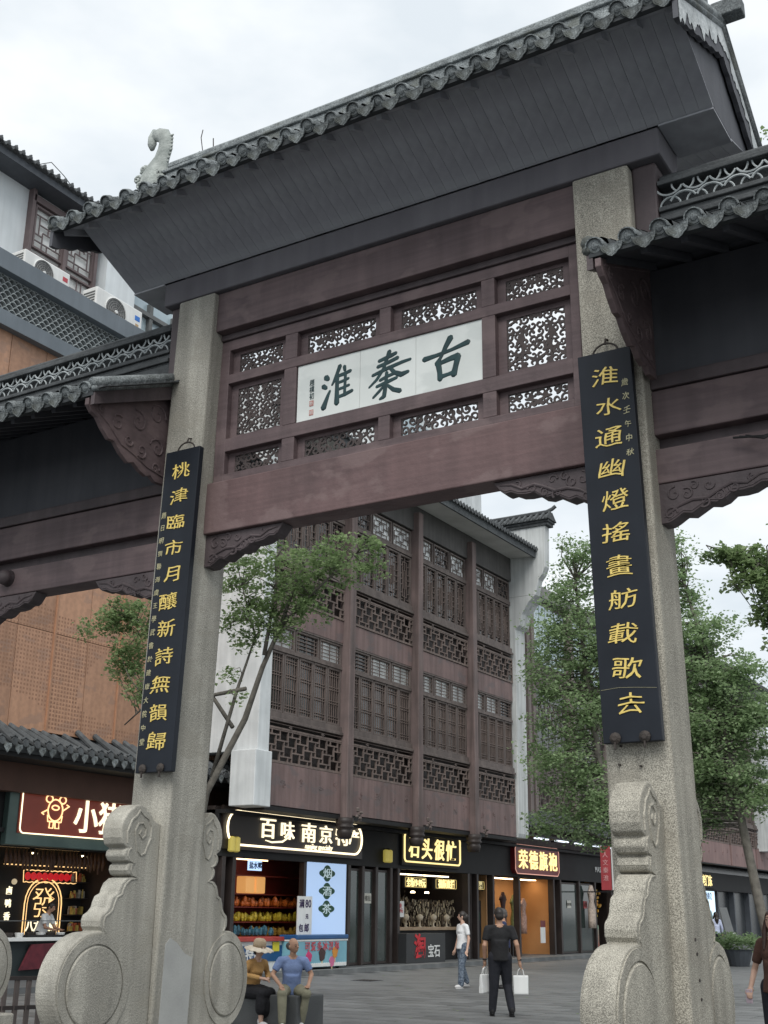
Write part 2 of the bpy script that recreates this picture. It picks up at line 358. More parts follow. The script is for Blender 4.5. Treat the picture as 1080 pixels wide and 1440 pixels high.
# frame of the openwork screen
fr = MB(); YF, YB = 9.2, 9.385
def fbox(x0,x1,z0,z1,d=0): fr.box(x0,x1,YF+d,YB-d,z0,z1)
RL = [(5.832,5.925),(6.175,6.32),(6.95,7.057),(7.34,7.458)]
for i,(a,b) in enumerate(RL): fbox(-7.585,-3.672,a,b)
fbox(-7.715,-7.58,5.832,7.458,.001); fbox(-3.675,-3.585,5.832,7.458,.001)
for (x0,x1) in ((-6.85,-6.695),(-4.57,-4.43)):
    for za,zb in ((5.925,6.175),(6.32,6.95),(7.057,7.34)): fbox(x0,x1,za,zb,.002)
for za,zb in ((5.925,6.175),(7.057,7.34)): fbox(-5.70,-5.57,za,zb,.002)
frame_o = gate.part('screen_frame', fr, MAROON, bevel=.007)
# openwork panels: curling leaf scrolls cut right through a board (marching squares)
def openwork(w, h, seed, cell=.0075, th=.018):
    rg = random.Random(seed); curves = []
    pitch = .076; nx = max(2, round(w/2/pitch)); nz_ = max(2, round(h/pitch)); px, pz = w/2/nx, h/nz_
    for i in range(nx):
        for j in range(nz_):
            cx, cz = (i+.5)*px, (j+.5)*pz; r0 = .5*min(px,pz)*rg.uniform(.9,1.12); a0 = rg.uniform(0,6.28); d = rg.choice((1,-1)); tn = rg.uniform(.75,1.1)
            pts = []
            for k in range(12):
                t = k/11; a = a0+d*tn*2*math.pi*t; q = r0*(1.12-t*.8); pts.append((cx+q*math.cos(a), cz+q*math.sin(a)))
            curves.append(pts)
            if rg.random() < .75: curves.append([pts[0], (cx+rg.choice((-1,1))*px*rg.uniform(.5,.9), cz+rg.choice((-1,1))*pz*rg.uniform(.4,.9))])
            if rg.random() < .3: curves.append([(cx+rg.uniform(-.01,.01),cz),(cx+.012,cz+.01)])
    seg = []
    for c in curves:
        for a, b in zip(c[:-1], c[1:]): seg.append((a[0],a[1],b[0],b[1])); seg.append((w-a[0],a[1],w-b[0],b[1]))
    seg = np.array(seg); gx = np.arange(0, w+cell*.6, cell); gz = np.arange(0, h+cell*.6, cell); gx[-1] = w; gz[-1] = h
    GX, GZ = np.meshgrid(gx, gz, indexing='ij'); D = np.full(GX.shape, 9.)
    for s_ in seg:
        ax, az, bx, bz = s_; dx, dz = bx-ax, bz-az; q = dx*dx+dz*dz+1e-12
        t = np.clip(((GX-ax)*dx+(GZ-az)*dz)/q, 0, 1); D = np.minimum(D, np.hypot(GX-ax-t*dx, GZ-az-t*dz))
    F = .0086-D; mb = MB(); faces = []
    ed = np.minimum(np.minimum(GX, w-GX), np.minimum(GZ, h-GZ)); F = np.maximum(F, .006-ed)
    vid = {}; vs = []
    def V(p):
        k = (round(p[0],5), round(p[1],5))
        if k not in vid: vid[k] = len(vs); vs.append(k)
        return vid[k]
    edges = []
    for i in range(len(gx)-1):
        for j in range(len(gz)-1):
            c = [(gx[i],gz[j],F[i,j]),(gx[i+1],gz[j],F[i+1,j]),(gx[i+1],gz[j+1],F[i+1,j+1]),(gx[i],gz[j+1],F[i,j+1])]
            if max(q[2] for q in c) <= 0: continue
            poly = []; cross = []
            for k in range(4):
                a, b = c[k], c[(k+1)%4]
                if a[2] > 0: poly.append(V(a))
                if (a[2] > 0) != (b[2] > 0):
                    t = a[2]/(a[2]-b[2]); v = V((a[0]+(b[0]-a[0])*t, a[1]+(b[1]-a[1])*t)); poly.append(v); cross.append((v, a[2] > 0))
            pl_ = []
            for q in poly:
                if not pl_ or pl_[-1] != q: pl_.append(q)
            if len(pl_) > 2 and pl_[0] == pl_[-1]: pl_.pop()
            if len(set(pl_)) < 3: continue
            faces.append(pl_)
            if len(cross) == 2: edges.append((cross[0][0], cross[1][0]))
            elif len(cross) == 4: edges += [(cross[0][0],cross[1][0]),(cross[2][0],cross[3][0])]
    K = len(vs)
    mb.v = [(p[0],0,p[1]) for p in vs]+[(p[0],th,p[1]) for p in vs]
    mb.f = [tuple(f) for f in faces]+[tuple(q+K for q in f)[::-1] for f in faces]+[(a,b,b+K,a+K) for a,b in edges if a != b]
    return mb
OPEN = [(-7.58,-6.85,7.057,7.34),(-6.695,-5.70,7.057,7.34),(-5.57,-4.57,7.057,7.34),(-4.43,-3.675,7.057,7.34),
        (-7.58,-6.85,6.32,6.95),(-4.43,-3.675,6.32,6.95),
        (-7.58,-6.85,5.925,6.175),(-6.695,-5.70,5.925,6.175),(-5.57,-4.57,5.925,6.175),(-4.43,-3.675,5.925,6.175)]
OW = pmat('carved_screen_wood', (.075,.058,.056), (.055,.044,.043), 6, .65, .3, 30)
for k, (x0,x1,z0,z1) in enumerate(OPEN):
    mxg = .085; mzg = .035 if z1-z0 < .4 else .05; YP = 9.275
    bd = MB(); a0, a1, b0, b1 = x0-.01, x1+.01, z0-.01, z1+.01
    bd.box(a0,x0+mxg,YP,YP+.04,b0,b1); bd.box(x1-mxg,a1,YP,YP+.04,b0,b1); bd.box(x0+mxg,x1-mxg,YP,YP+.04,b0,z0+mzg); bd.box(x0+mxg,x1-mxg,YP,YP+.04,z1-mzg,b1)
    p = gate.part('screen_panel', bd, MAROON, frame_o)
    ow = openwork(x1-x0-2*mxg+.004, z1-z0-2*mzg+.004, 20+k)
    ow.v = [(q[0]+x0+mxg-.002, q[1]+YP+.006, q[2]+z0+mzg-.002) for q in ow.v]
    me = ow.mesh('openwork', gate.loc, OW, fix=True); o = link('openwork', me, p)
    o.parent = p
# marble tablet, three slabs
TX0, TX1, TZ0, TZ1 = -6.687, -4.573, 6.322, 6.948
cuts = [TX0, -5.93, -5.292, TX1]; slabs_o = []
for a, b in zip(cuts[:-1], cuts[1:]): slabs_o.append(gate.part('marble_slab', MB().box(a+.0015,b-.0015,9.222,9.26,TZ0,TZ1), MARBLE, bevel=.003))
def brush(strokes, cx, cz, sx, sz, par, wid=1.0, name='painted_character', mat=INK, y=9.221):
    mb = MB()
    for st in strokes:
        pts = [(cx+(p[0]-.5)*sx, y, cz+(p[1]-.5)*sz) for p in st]; rad = [p[2]*wid for p in st]
        P2 = []; R2 = []
        for i in range(len(pts)-1):
            for t in (0,.25,.5,.75):
                P2.append(tuple(pts[i][k]+(pts[i+1][k]-pts[i][k])*t for k in range(3))); R2.append(rad[i]+(rad[i+1]-rad[i])*t)
        P2.append(pts[-1]); R2.append(rad[-1])
        P2 = [tuple(Vector(P2[0])+(Vector(P2[0])-Vector(P2[1])).normalized()*R2[0]*.7)]+P2+[tuple(Vector(P2[-1])+(Vector(P2[-1])-Vector(P2[-2])).normalized()*R2[-1]*.7)]
        R2 = [R2[0]*.35]+R2+[R2[-1]*.35]
        mb.tube(P2, R2, 8, flat=((0,1,0), .12))
    return gate.part(name, mb, mat, par, smooth=True)
GU = [[(.02,.60,.03),(.3,.63,.022),(.62,.68,.02),(.98,.77,.03)],[(.6,.98,.035),(.5,.8,.028),(.38,.55,.018),(.3,.42,.03)],
      [(.33,.42,.032),(.36,.22,.028),(.37,.04,.03)],[(.36,.42,.022),(.6,.48,.03),(.76,.5,.036)],[(.76,.5,.034),(.70,.25,.03),(.66,.08,.036)],[(.4,.1,.024),(.55,.12,.02),(.68,.14,.026)]]
QIN = [[(.25,.84,.02),(.55,.9,.024),(.66,.93,.02)],[(.22,.72,.02),(.5,.77,.022),(.7,.82,.022)],[(.1,.56,.018),(.45,.64,.022),(.8,.7,.02),(1.0,.72,.016)],[(.5,1.0,.026),(.44,.85,.022),(.36,.65,.02),(.2,.45,.018),(.02,.32,.012)],
       [(.5,.66,.018),(.62,.52,.024),(.78,.44,.03),(.95,.47,.018)],[(.28,.42,.018),(.45,.47,.02),(.62,.5,.018)],[(.2,.3,.018),(.45,.35,.022),(.68,.4,.018)],[(.44,.56,.02),(.42,.3,.022),(.38,.06,.026),(.28,.02,.014)],
       [(.4,.3,.016),(.25,.18,.018),(.12,.08,.014)],[(.46,.28,.016),(.6,.16,.024),(.76,.1,.026)]]
HUAI = [[(.14,.80,.034),(.22,.74,.024)],[(.06,.6,.028),(.16,.54,.022)],[(.08,.08,.036),(.14,.2,.028),(.22,.36,.02),(.28,.46,.014)],
        [(.58,1.0,.026),(.5,.84,.022),(.4,.66,.018),(.34,.58,.012)],[(.5,.78,.024),(.5,.5,.024),(.5,.12,.032)],[(.72,.96,.022),(.74,.86,.018)],[(.5,.76,.018),(.7,.78,.022),(.92,.82,.02)],
        [(.52,.6,.016),(.7,.62,.018),(.86,.65,.016)],[(.52,.44,.016),(.7,.46,.018),(.88,.49,.016)],[(.52,.26,.018),(.76,.29,.022),(.98,.34,.02)],[(.76,.8,.018),(.75,.55,.018),(.74,.28,.018)]]
brush(GU, -4.96, 6.63, .50, .44, slabs_o[2], 1.0); brush(QIN, -5.59, 6.61, .48, .50, slabs_o[1], 1.0); brush(HUAI, -6.2, 6.61, .38, .46, slabs_o[0], 1.0)
for k, ch in enumerate('趙樸初'): put_text(gate, 'small_character', ch, .075, INK, (-6.505, 9.219, 6.73-.075*k), FACE_Y, slabs_o[0], ext=.002, wx=.8)
for z in (6.50, 6.40): gate.part('red_seal', MB().box(-6.53,-6.48,9.2175,9.2225,z-.03,z+.03), SEAL, slabs_o[0])
for k, z in enumerate((6.50, 6.40)): put_text(gate, 'seal_character', '朴初'[k], .045, MARBLE, (-6.505, 9.2165, z), FACE_Y, slabs_o[0], ext=.0008)
# carved brackets under the lintels
def spandrel(xp, d, ztop, L_=.98, H_=.33, y0=9.19, y1=9.36):
    pr_ = [(0,1),(.08,1),(.13,.93),(.2,.80),(.27,.84),(.33,.74),(.4,.62),(.47,.66),(.54,.6),(.6,.46),(.68,.47),(.76,.44),(.83,.34),(.89,.36),(.93,.28),(1,.02),(1,-.0)]
    poly = [(xp+d*a*L_, ztop-b*H_) for a, b in pr_]+[(xp, ztop)]
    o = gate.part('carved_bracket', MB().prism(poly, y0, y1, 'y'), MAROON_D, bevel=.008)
    mb = MB()
    def Q(a, b, yy): return (xp+d*a*L_, yy, ztop-b*H_)
    for yy, fl in ((y0, 1),):
        mb.tube([Q(a,b,yy) for a,b in ((.05,.85),(.16,.62),(.28,.5),(.4,.52),(.5,.36),(.6,.24),(.72,.3),(.82,.14),(.94,.1))], [.008,.014,.018,.018,.016,.018,.014,.014,.008], 8, flat=((0,1,0), .9))
        for (a,b,r_,a0,dd,tn) in ((.1,.78,.055,0,1,1.3),(.24,.34,.05,2,-1,1.3),(.38,.72-.12,.045,4,1,1.2),(.5,.5,.045,1,-1,1.3),(.62,.36,.04,3,1,1.2),(.42,.2,.04,0,-1,1.1),(.14,.3,.06,1.5,1,1.1),(.76,.18,.03,2,1,1.1),(.3,.16,.035,2,-1,1.2)):
            c = Q(a,b,yy); sp = spiral((c[0],c[2]), r_, tn, 16, a0, dd*d, 'xz', yy); mb.tube(sp, [.012-.006*i/15 for i in range(16)], 6, flat=((0,1,0), 1.0))
        mb.tube([Q(a,b-.07,yy) for a,b in pr_[1:15]], .009, 6, flat=((0,1,0), .8))
    gate.part('carved_relief', mb, MAROON_D, o)
spandrel(XL(5.1)+.25, 1, 5.275); spandrel(XR(5.1)-.26, -1, 5.275)
# side bays
def side_bay(x0, x1):
    gate.part('lintel', MB().box(x0,x1,9.18,9.46,5.43,5.83), MAROON, bevel=.012)
    gate.part('lintel', MB().box(x0,x1,9.18,9.46,5.0,5.305), MAROON, bevel=.012)
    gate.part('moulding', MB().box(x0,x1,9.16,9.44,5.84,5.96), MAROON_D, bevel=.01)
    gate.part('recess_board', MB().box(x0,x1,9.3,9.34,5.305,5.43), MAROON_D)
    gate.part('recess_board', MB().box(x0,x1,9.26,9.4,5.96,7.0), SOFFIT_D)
    spandrel(x0, 1, 4.995, L_=1.02, H_=.34); spandrel(x1, -1, 4.995, L_=1.02, H_=.34)
side_bay(-11.18, XL(5.4)-.245); side_bay(XR(5.4)+.255, -.14)
bo = MB().lathe([(.02,0),(.06,.02),(.085,.05),(.09,.09),(.06,.13),(.1,.14)], (-10.62,9.04,5.2), 14, 'y'); gate.part('beam_boss', bo, MAROON_D, smooth=True)
# roofs
RT = {}
def tile_meshes():
    # round eave tile: short barrel with a rimmed disc, local axes: +y runs up-slope (inwards), z up
    mb = MB(); r = .063
    mb.lathe([(r*.93,0.0),(r,.0),(r,.03),(r*.93,.034),(r*.93,.2)], (0,0,0), 14, 'y')
    mb.lathe([(r*.80,-.006),(r*.8,.01)], (0,0,0), 14, 'y')
    mb.lathe([(r*.35,-.013),(r*.55,-.004)], (0,0,0), 8, 'y')
    a = [(math.cos(t), math.sin(t)) for t in [math.pi*k/8 for k in range(9)]]
    vs = []; 
    for y in (-.02,.05):
        for c, s_ in a: vs += [(c*(r+.002), y, s_*(r+.002)), (c*(r+.011), y, s_*(r+.011))]
    fs = []
    for k in range(8):
        b = 2*k; fs += [(b,b+1,b+3,b+2),(18+b,18+b+2,18+b+3,18+b+1),(b+1,18+b+1,18+b+3,b+3),(b,b+2,18+b+2,18+b)]
    mb.add(vs, fs); RT['cap'] = mb.mesh('round_eave_tile', (0,0,0), TILE)
    # drip tile: dished pan with a hanging tongue
    mb = MB(); w = .098; cur = [(w*t, .03*(t*t)-.035) for t in [k/5-1 for k in range(11)]]
    vs = []
    for y, dz in ((-.01,0),(.2,0)):
        for x, z in cur: vs += [(x,y,z+.012),(x,y,z-.004)]
    fs = []; n_ = 22
    for k in range(10):
        b = 2*k; fs += [(b,b+2,n_+b+2,n_+b),(b+1,n_+b+1,n_+b+3,b+3),(b,b+1,b+3,b+2),(n_+b,n_+b+2,n_+b+3,n_+b+1)]
    mb.add(vs, fs)
    tong = [(w*t, .03*t*t-.035) for t in [k/5-1 for k in range(11)]]
    low = [(.085,-.055),(.07,-.078),(.048,-.09),(.03,-.108),(0,-.122),(-.03,-.108),(-.048,-.09),(-.07,-.078),(-.085,-.055)]
    poly = tong+low; k = len(poly)
    mb.add([(x,-.012-(z<-.05)*.0-(-z)*.28+.0,z) for x,z in poly]+[(x,.004-(-z)*.28,z) for x,z in poly], [tuple(range(k)),tuple(range(k,2*k))[::-1]]+[(i,(i+1)%k,(i+1)%k+k,i+k) for i in range(k)])
    rl = [(x*.72,-.028-(-z)*.28+.004,z*.86-.006) for x,z in [(w*.8,-.02)]+low+[(-w*.8,-.02)]]
    mb.tube(rl, .004, 5)
    RT['drip'] = mb.mesh('drip_tile', (0,0,0), TILE)
tile_meshes()
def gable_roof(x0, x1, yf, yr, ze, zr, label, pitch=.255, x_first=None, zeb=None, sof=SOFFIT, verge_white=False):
    zef = ze; zeb = ze if zeb is None else zeb
    """two tiled slopes; eaves at y=yf and its mirror across the ridge yr"""
    sl = (zr-ze)/(yr-yf); ang = math.atan(sl)
    mb = MB()
    for s in (1, -1):
        ze = zef if s == 1 else zeb
        y = lambda q: yr+s*(q-yr)
        a, b = (y(yf), ze-.05), (yr, zr-.05)
        mb.hexa([(x0,a[0],a[1]-.03),(x1,a[0],a[1]-.03),(x1,b[0],b[1]-.03),(x0,b[0],b[1]-.03)], [(x0,a[0],a[1]+.02),(x1,a[0],a[1]+.02),(x1,b[0],b[1]+.02),(x0,b[0],b[1]+.02)])
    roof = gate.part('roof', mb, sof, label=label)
    # rafters and eave purlin
    rf = MB(); k = int((x1-x0-.1)/.3)
    for i in range(k+1):
        x = x0+.08+i*(x1-x0-.16)/k
        for s in (1, -1):
            ze = zef if s == 1 else zeb
            y = lambda q: yr+s*(q-yr)
            rf.bar((x,y(yf+.12),ze+.12*sl-.115),(x,y(yr-.02),zr-.13),.055,.06)
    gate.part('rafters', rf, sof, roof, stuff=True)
    for s in (1, -1):
        ev = MB()
        ze = zef if s == 1 else zeb
        y = lambda q: yr+s*(q-yr)
        xl, xr_ = x0-.004, x1+.004; ev.hexa([(xl,y(yf-.004),ze-.088),(xr_,y(yf-.004),ze-.088),(xr_,y(yf+.05),ze-.088),(xl,y(yf+.05),ze-.088)], [(xl,y(yf-.004),ze-.026),(xr_,y(yf-.004),ze-.026),(xr_,y(yf+.05),ze-.026),(xl,y(yf+.05),ze-.026)])
        gate.part('eave_board', ev, pmat('grey_eave_wood', (.05,.055,.06), (.035,.04,.043), 3, .8, .2, 20), roof)
    # rows of barrel tiles
    rows = MB(); xs = []; x = (x_first if x_first is not None else x0+.06)
    while x < x1-.03: xs.append(x); x += pitch
    for s in (1, -1):
        ze = zef if s == 1 else zeb
        y = lambda q: yr+s*(q-yr)
        for x in xs:
            N_ = 6
            for q in range(N_):
                t0, t1 = .12/(yr-yf)+q*(1-.12/(yr-yf))/N_, .12/(yr-yf)+(q+1)*(1-.12/(yr-yf))/N_
                p = [(x, y(yf+t*(yr-yf)), ze+.02+t*(zr-ze)) for t in (t0, t1+.01)]
                rows.tube([p[0], p[1]], [.066,.058], 8, cap=False)
                for dx in (.085, .17):
                    z0_ = [ze-.03+t*(zr-ze) for t in (t0,t1)]; yy = [y(yf+t*(yr-yf)) for t in (t0,t1)]
            for q in range(14):
                t0 = q/14; zz0 = ze-.018+t0*(zr-ze); zz1 = zz0+.02+(zr-ze)/14; ya, yb2 = y(yf+t0*(yr-yf)), y(yf+(t0+1/14)*(yr-yf))
                rows.hexa([(x+.03,ya,zz0-.01),(x+pitch-.03,ya,zz0-.01),(x+pitch-.03,yb2,zz0+(zr-ze)/14-.012),(x+.03,yb2,zz0+(zr-ze)/14-.012)],[(x+.03,ya,zz0+.014),(x+pitch-.03,ya,zz0+.014),(x+pitch-.03,yb2,zz0+(zr-ze)/14),(x+.03,yb2,zz0+(zr-ze)/14)])
    gate.part('tile_rows', rows, TILE_D, roof, stuff=True)
    for s in (1, -1):
        ze = zef if s == 1 else zeb
        y = yr+s*(yf-.03-yr)
        for i, x in enumerate(xs):
            for nm, dx, dz in (('cap',0,-.006),('drip',pitch/2,.0)):
                if x+dx > x1+.02: continue
                o = gate.inst(RT[nm].name.split('.')[0], RT[nm], (x+dx+rnd.uniform(-.006,.006), y+rnd.uniform(-.012,.012), ze+dz+rnd.uniform(-.008,.008)), roof)
                o.rotation_euler = (s*0+ang*1.0+rnd.uniform(-.05,.05), rnd.uniform(-.06,.06), (0 if s == 1 else math.pi)+rnd.uniform(-.05,.05))
    # verge tiles and bargeboard
    for xe, sx in ((x0,-1),(x1,1)):
        for s in (1, -1):
            ze = zef if s == 1 else zeb
            y = lambda q: yr+s*(q-yr)
            vg = MB(); bb = MB()
            vg.tube([(xe,y(yf-.02),ze+.03),(xe,y(yr),zr+.03)], .062, 8)
            vg.tube([(xe+sx*.02,y(yf-.02),ze-.03),(xe+sx*.02,y(yr),zr-.03)], .035, 6)
            if verge_white:      # deep board with a scalloped lower edge
                up = [(y(yf+t/24*(yr-yf)), ze+t/24*(zr-ze)-.06) for t in range(25)]; lo_ = [(a, b-.2-.1*t/24-.028*abs(math.sin(t*.9))) for t, (a, b) in enumerate(up)]
                bb.prism(up+lo_[::-1], xe-.022, xe+.022)
            else:
                bb.hexa([(xe-.025,y(yf),ze-.19),(xe+.025,y(yf),ze-.19),(xe+.025,y(yr),zr-.22),(xe-.025,y(yr),zr-.22)],[(xe-.025,y(yf),ze-.06),(xe+.025,y(yf),ze-.06),(xe+.025,y(yr),zr-.06),(xe-.025,y(yr),zr-.06)])
            gate.part('verge_tile_row', vg, TILE, roof, smooth=True, stuff=True)
            gate.part('bargeboard', bb, MAROON_D if sof is SOFFIT_D else SOFFIT_D, roof)
    if verge_white:
        pw = MB()
        for s in (1, -1):
            ze = zef if s == 1 else zeb
            t = 0
            top = []; bot = []
            for k in range(49):
                t = k/48; yy = yr-s*(yr-yf)*(1-t); zz = ze+(zr-ze)*t
                dep = .035+.19*max(0, math.sin(math.pi*min(1, t*1.0+.12)))**1.2*(1 if s > 0 else .75)+.045*rnd.random()
                dep = (.24 if s > 0 else .03+.21*t**1.3)*(.75+.2*math.sin(k*.55)+.12*math.sin(k*1.3+1))+.05*(rnd.random()**3)
                if s < 0 and .3 < t < .42: dep += .16
                top.append((x1+.03, yy, zz-.055)); bot.append((x1+.03, yy, zz-.055-dep))
            for k in range(48): pw.add([top[k],top[k+1],bot[k+1],bot[k]]+[(q[0]-.004,q[1],q[2]) for q in (top[k],top[k+1],bot[k+1],bot[k])], [(0,1,2,3),(7,6,5,4),(2,6,7,3)])
        gate.part('peeling_plaster', pw, PLASTER_P, roof)
    return roof, xs
# main roof
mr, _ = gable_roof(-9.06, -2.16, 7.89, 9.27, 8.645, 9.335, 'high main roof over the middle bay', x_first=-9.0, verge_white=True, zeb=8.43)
rd = MB(); rd.box(-8.7,-2.25,9.19,9.35,9.33,9.74); rd.box(-8.75,-2.2,9.15,9.39,9.74,9.79); rd.box(-8.72,-2.25,9.2,9.34,9.79,9.94); rd.box(-8.75,-2.2,9.17,9.37,9.94,9.98); rd.tube([(-8.7,9.27,10.05),(-7.6,9.27,10.03),(-5.6,9.27,10.02),(-2.3,9.27,10.04)], .065, 10)
gate.part('ridge', rd, TILE, mr, bevel=.01)
gate.part('ridge_end_block', MB().box(-2.2,-1.93,9.2,9.36,9.36,9.52), TILE, mr, bevel=.012)
# coved soffit of narrow boards between wall plate and eaves
nb = 56; x0c, x1c = -8.85, -2.2; wb = (x1c-x0c)/nb
def cove_board(s_):
    P_ = [(0,8.275),(.12,8.33),(.35,8.43),(.62,8.55),(.97,8.715)] if s_ > 0 else [(0,8.275),(.12,8.31),(.35,8.38),(.62,8.47),(.97,8.585)]
    lo = [(-s_*a,b-8.275) for a,b in P_]; hi = [(-s_*a,b-8.275+.025) for a,b in P_][::-1]
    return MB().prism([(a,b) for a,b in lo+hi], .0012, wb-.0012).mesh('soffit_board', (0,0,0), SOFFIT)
for yy, s_ in ((9.0,1),(9.54,-1)):
    me_ = cove_board(s_)
    for k in range(nb): gate.inst('soffit_board', me_, (x0c+k*wb, yy, 8.275+rnd.uniform(-.0015,.0015)), mr)
for x in (x0c+.02,x1c-.02): gate.part('gable_board', MB().prism([(9.02,8.285),(8.2,8.64),(9.27,9.13),(10.34,8.52),(9.52,8.285)], x-.02, x+.02), SOFFIT_D, mr)
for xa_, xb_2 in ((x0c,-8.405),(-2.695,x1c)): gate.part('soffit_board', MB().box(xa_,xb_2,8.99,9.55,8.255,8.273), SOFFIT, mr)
# dragon-fish ridge ornament
orn = MB(); ox, oy = -8.97, 9.27
body = [(ox+.10,9.72,.14),(ox+.03,9.86,.17),(ox+.01,10.0,.165),(ox+.05,10.12,.12),(ox+.11,10.24,.085),(ox+.15,10.36,.08),(ox+.155,10.47,.075),(ox+.11,10.56,.075),(ox+.03,10.6,.07),(ox-.05,10.62,.05)]
orn.tube([(x,oy,z) for x,z,_ in body], [r_*1.3 for *_, r_ in body], 12, flat=((0,1,0), .62))
orn.tube([(ox-.05,oy,10.7),(ox-.075,oy,10.6),(ox-.07,oy,10.5),(ox-.06,oy,10.42)], [.03,.06,.065,.03], 8, flat=((0,1,0), .7))
for k in range(9): q_ = min(1,k/4); orn.tube([(ox+.1+.07*q_,oy-.04,10.1+k*.05),(ox+.19+.065*q_,oy,10.12+k*.05),(ox+.1+.07*q_,oy+.04,10.1+k*.05)], [.012,.02,.012], 6)
for k, (dx, z, r_) in enumerate(((-.17,9.98,.05),(-.13,9.9,.06),(.16,9.97,.06),(.2,9.88,.05),(-.1,10.1,.04),(.0,9.97,.08),(-.05,9.82,.07),(.13,9.8,.08))):
    orn.tube(spiral((ox+dx, z), r_, 1.3, 14, k, (-1)**k, 'xz', oy-.09), .02, 6); orn.tube(spiral((ox+dx, z), r_, 1.3, 14, k, (-1)**k, 'xz', oy+.09), .02, 6)
orn.tube([(ox-.03,oy-.02,10.14),(ox-.14,oy-.02,10.2),(ox-.16,oy-.02,10.16)], [.03,.02,.01], 6); orn.box(ox-.16,ox+.25,oy-.13,oy+.13,9.4,9.66)
gate.part('ridge_ornament', orn, pmat('pale_weathered_glaze', (.42,.45,.43), (.26,.29,.275), 9, .8, .6, 40, .15), mr, smooth=True)
rt2 = MB(); rt2.tube([(ox+.2,oy,9.72),(ox+.45,oy,9.93),(ox+.62,oy,10.03),(ox+.74,oy,10.1),(ox+.66,oy,10.08)], [.07,.06,.05,.035,.02], 8); gate.part('ridge_scroll', rt2, TILE, mr, smooth=True)
wr = MB(); wr.tube([(-8.48,9.27,10.02),(-8.3,9.27,10.06),(-8.22,9.27,10.1),(-8.26,9.27,10.32),(-8.24,9.27,10.42)], .006, 5); wr.tube([(-8.07,9.27,10.02),(-8.06,9.27,10.1),(-8.07,9.27,10.24)], .007, 5)
gate.part('bent_wire', wr, IRON, mr)
# side roofs with pierced ridges
def pierced_ridge(par, x0, x1):
    rb = MB()
    rb.box(x0,x1,9.12,9.42,7.1,7.34); rb.box(x0+.01,x1-.01,9.12,9.42,7.34,7.36); rb.box(x0,x1,9.09,9.45,7.36,7.41); rb.box(x0,x1,9.13,9.41,7.41,7.47); rb.box(x0,x1,9.1,9.44,7.47,7.515)
    rb.box(x0,x1,9.24,9.30,7.515,7.735); rb.box(x0,x1,9.1,9.44,7.735,7.78)
    rb.box(x0,x1,9.16,9.38,7.78,7.85); rb.tube([(x0,9.27,7.865),(x1,9.27,7.865)], .055, 10)
    gate.part('ridge', rb, TILE_D, par, bevel=.008)
    ar = MB(); p = .235; k = int((x1-x0)/p)
    for i in range(k):
        c = x0+.1+i*p
        for (ax, az, a0, a1) in ((c+p/2, 7.625-.118, 25, 155),(c, 7.625+.118, 205, 335),):
            pts = [(ax+.118*1.05*math.cos(R(t)), 9.125, az+.118*math.sin(R(t))) for t in range(a0, a1+1, 13)]; ar.tube(pts, .0105, 5)
        pts = [(c+.09*math.cos(R(t)), 9.135, 7.52+.085*math.sin(R(t))) for t in range(0, 181, 18)]; ar.tube(pts, .0095, 5)
        pts = [(c+p/2+.1*math.cos(R(t)), 9.14, 7.735+.1*math.sin(R(t))) for t in range(180, 361, 18)]; ar.tube(pts, .0095, 5)
    gate.part('pierced_arcs', ar, MORTAR, par)
def gable_wing(par, x):
    poly = [(7.9,6.45),(8.09,6.52),(9.1,6.97),(9.1,5.89),(8.94,5.88),(8.86,5.93),(8.8,5.90),(8.7,5.93),(8.6,5.99),(8.52,5.96),(8.4,6.03),(8.3,6.12),(8.22,6.12),(8.12,6.2),(8.04,6.29),(7.96,6.32),(7.9,6.38)]
    o = gate.part('carved_wing_board', MB().prism(poly, x-.025, x+.025), MAROON, par, bevel=.006)
    mb = MB(); xf = x+.026
    for (a,b,r_,a0,d,tn) in ((8.9,6.62,.13,0,1,1.5),(8.62,6.45,.12,2,-1,1.5),(8.33,6.33,.09,1,1,1.4),(8.93,6.25,.11,3,-1,1.5),(8.7,6.15,.08,4,1,1.4),(8.92,6.02,.06,0,1,1.3),(8.5,6.2,.06,0,-1,1.3),(8.1,6.4,.05,2,1,1.2)):
        mb.tube(spiral((a,b), r_, tn, 20, a0, d, 'yz', xf), [.013-.006*i/19 for i in range(20)], 6)
    mb.tube([(xf,a,b) for a,b in ((8.0,6.38),(8.2,6.27),(8.4,6.12),(8.6,6.07),(8.8,6.0),(9.05,5.97))], .01, 6)
    mb.tube([(xf,7.98,6.42),(xf,9.08,6.9)], .01, 6)
    gate.part('carved_relief', mb, MAROON, o)
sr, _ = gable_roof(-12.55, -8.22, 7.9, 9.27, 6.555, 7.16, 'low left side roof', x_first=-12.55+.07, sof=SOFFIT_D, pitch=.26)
pierced_ridge(sr, -12.6, -8.365); gable_wing(sr, -8.3)
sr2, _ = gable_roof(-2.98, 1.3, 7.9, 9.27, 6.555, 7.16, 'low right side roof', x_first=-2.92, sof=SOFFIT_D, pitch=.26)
pierced_ridge(sr2, -2.775, 1.35); gable_wing(sr2, -2.915)
for (xx, par) in ((-8.3, sr), (-2.96, sr2)):
    pass
wr = MB()
for k in range(3): wr.tube([(-2.3+.05*k,9.1,5.25),(-2.05,9.05,5.2-.01*k),(-1.8,9.1,5.26+.02*k),(-1.3,9.12,5.3)], .009, 6)
gate.part('cable', wr, BLACK)

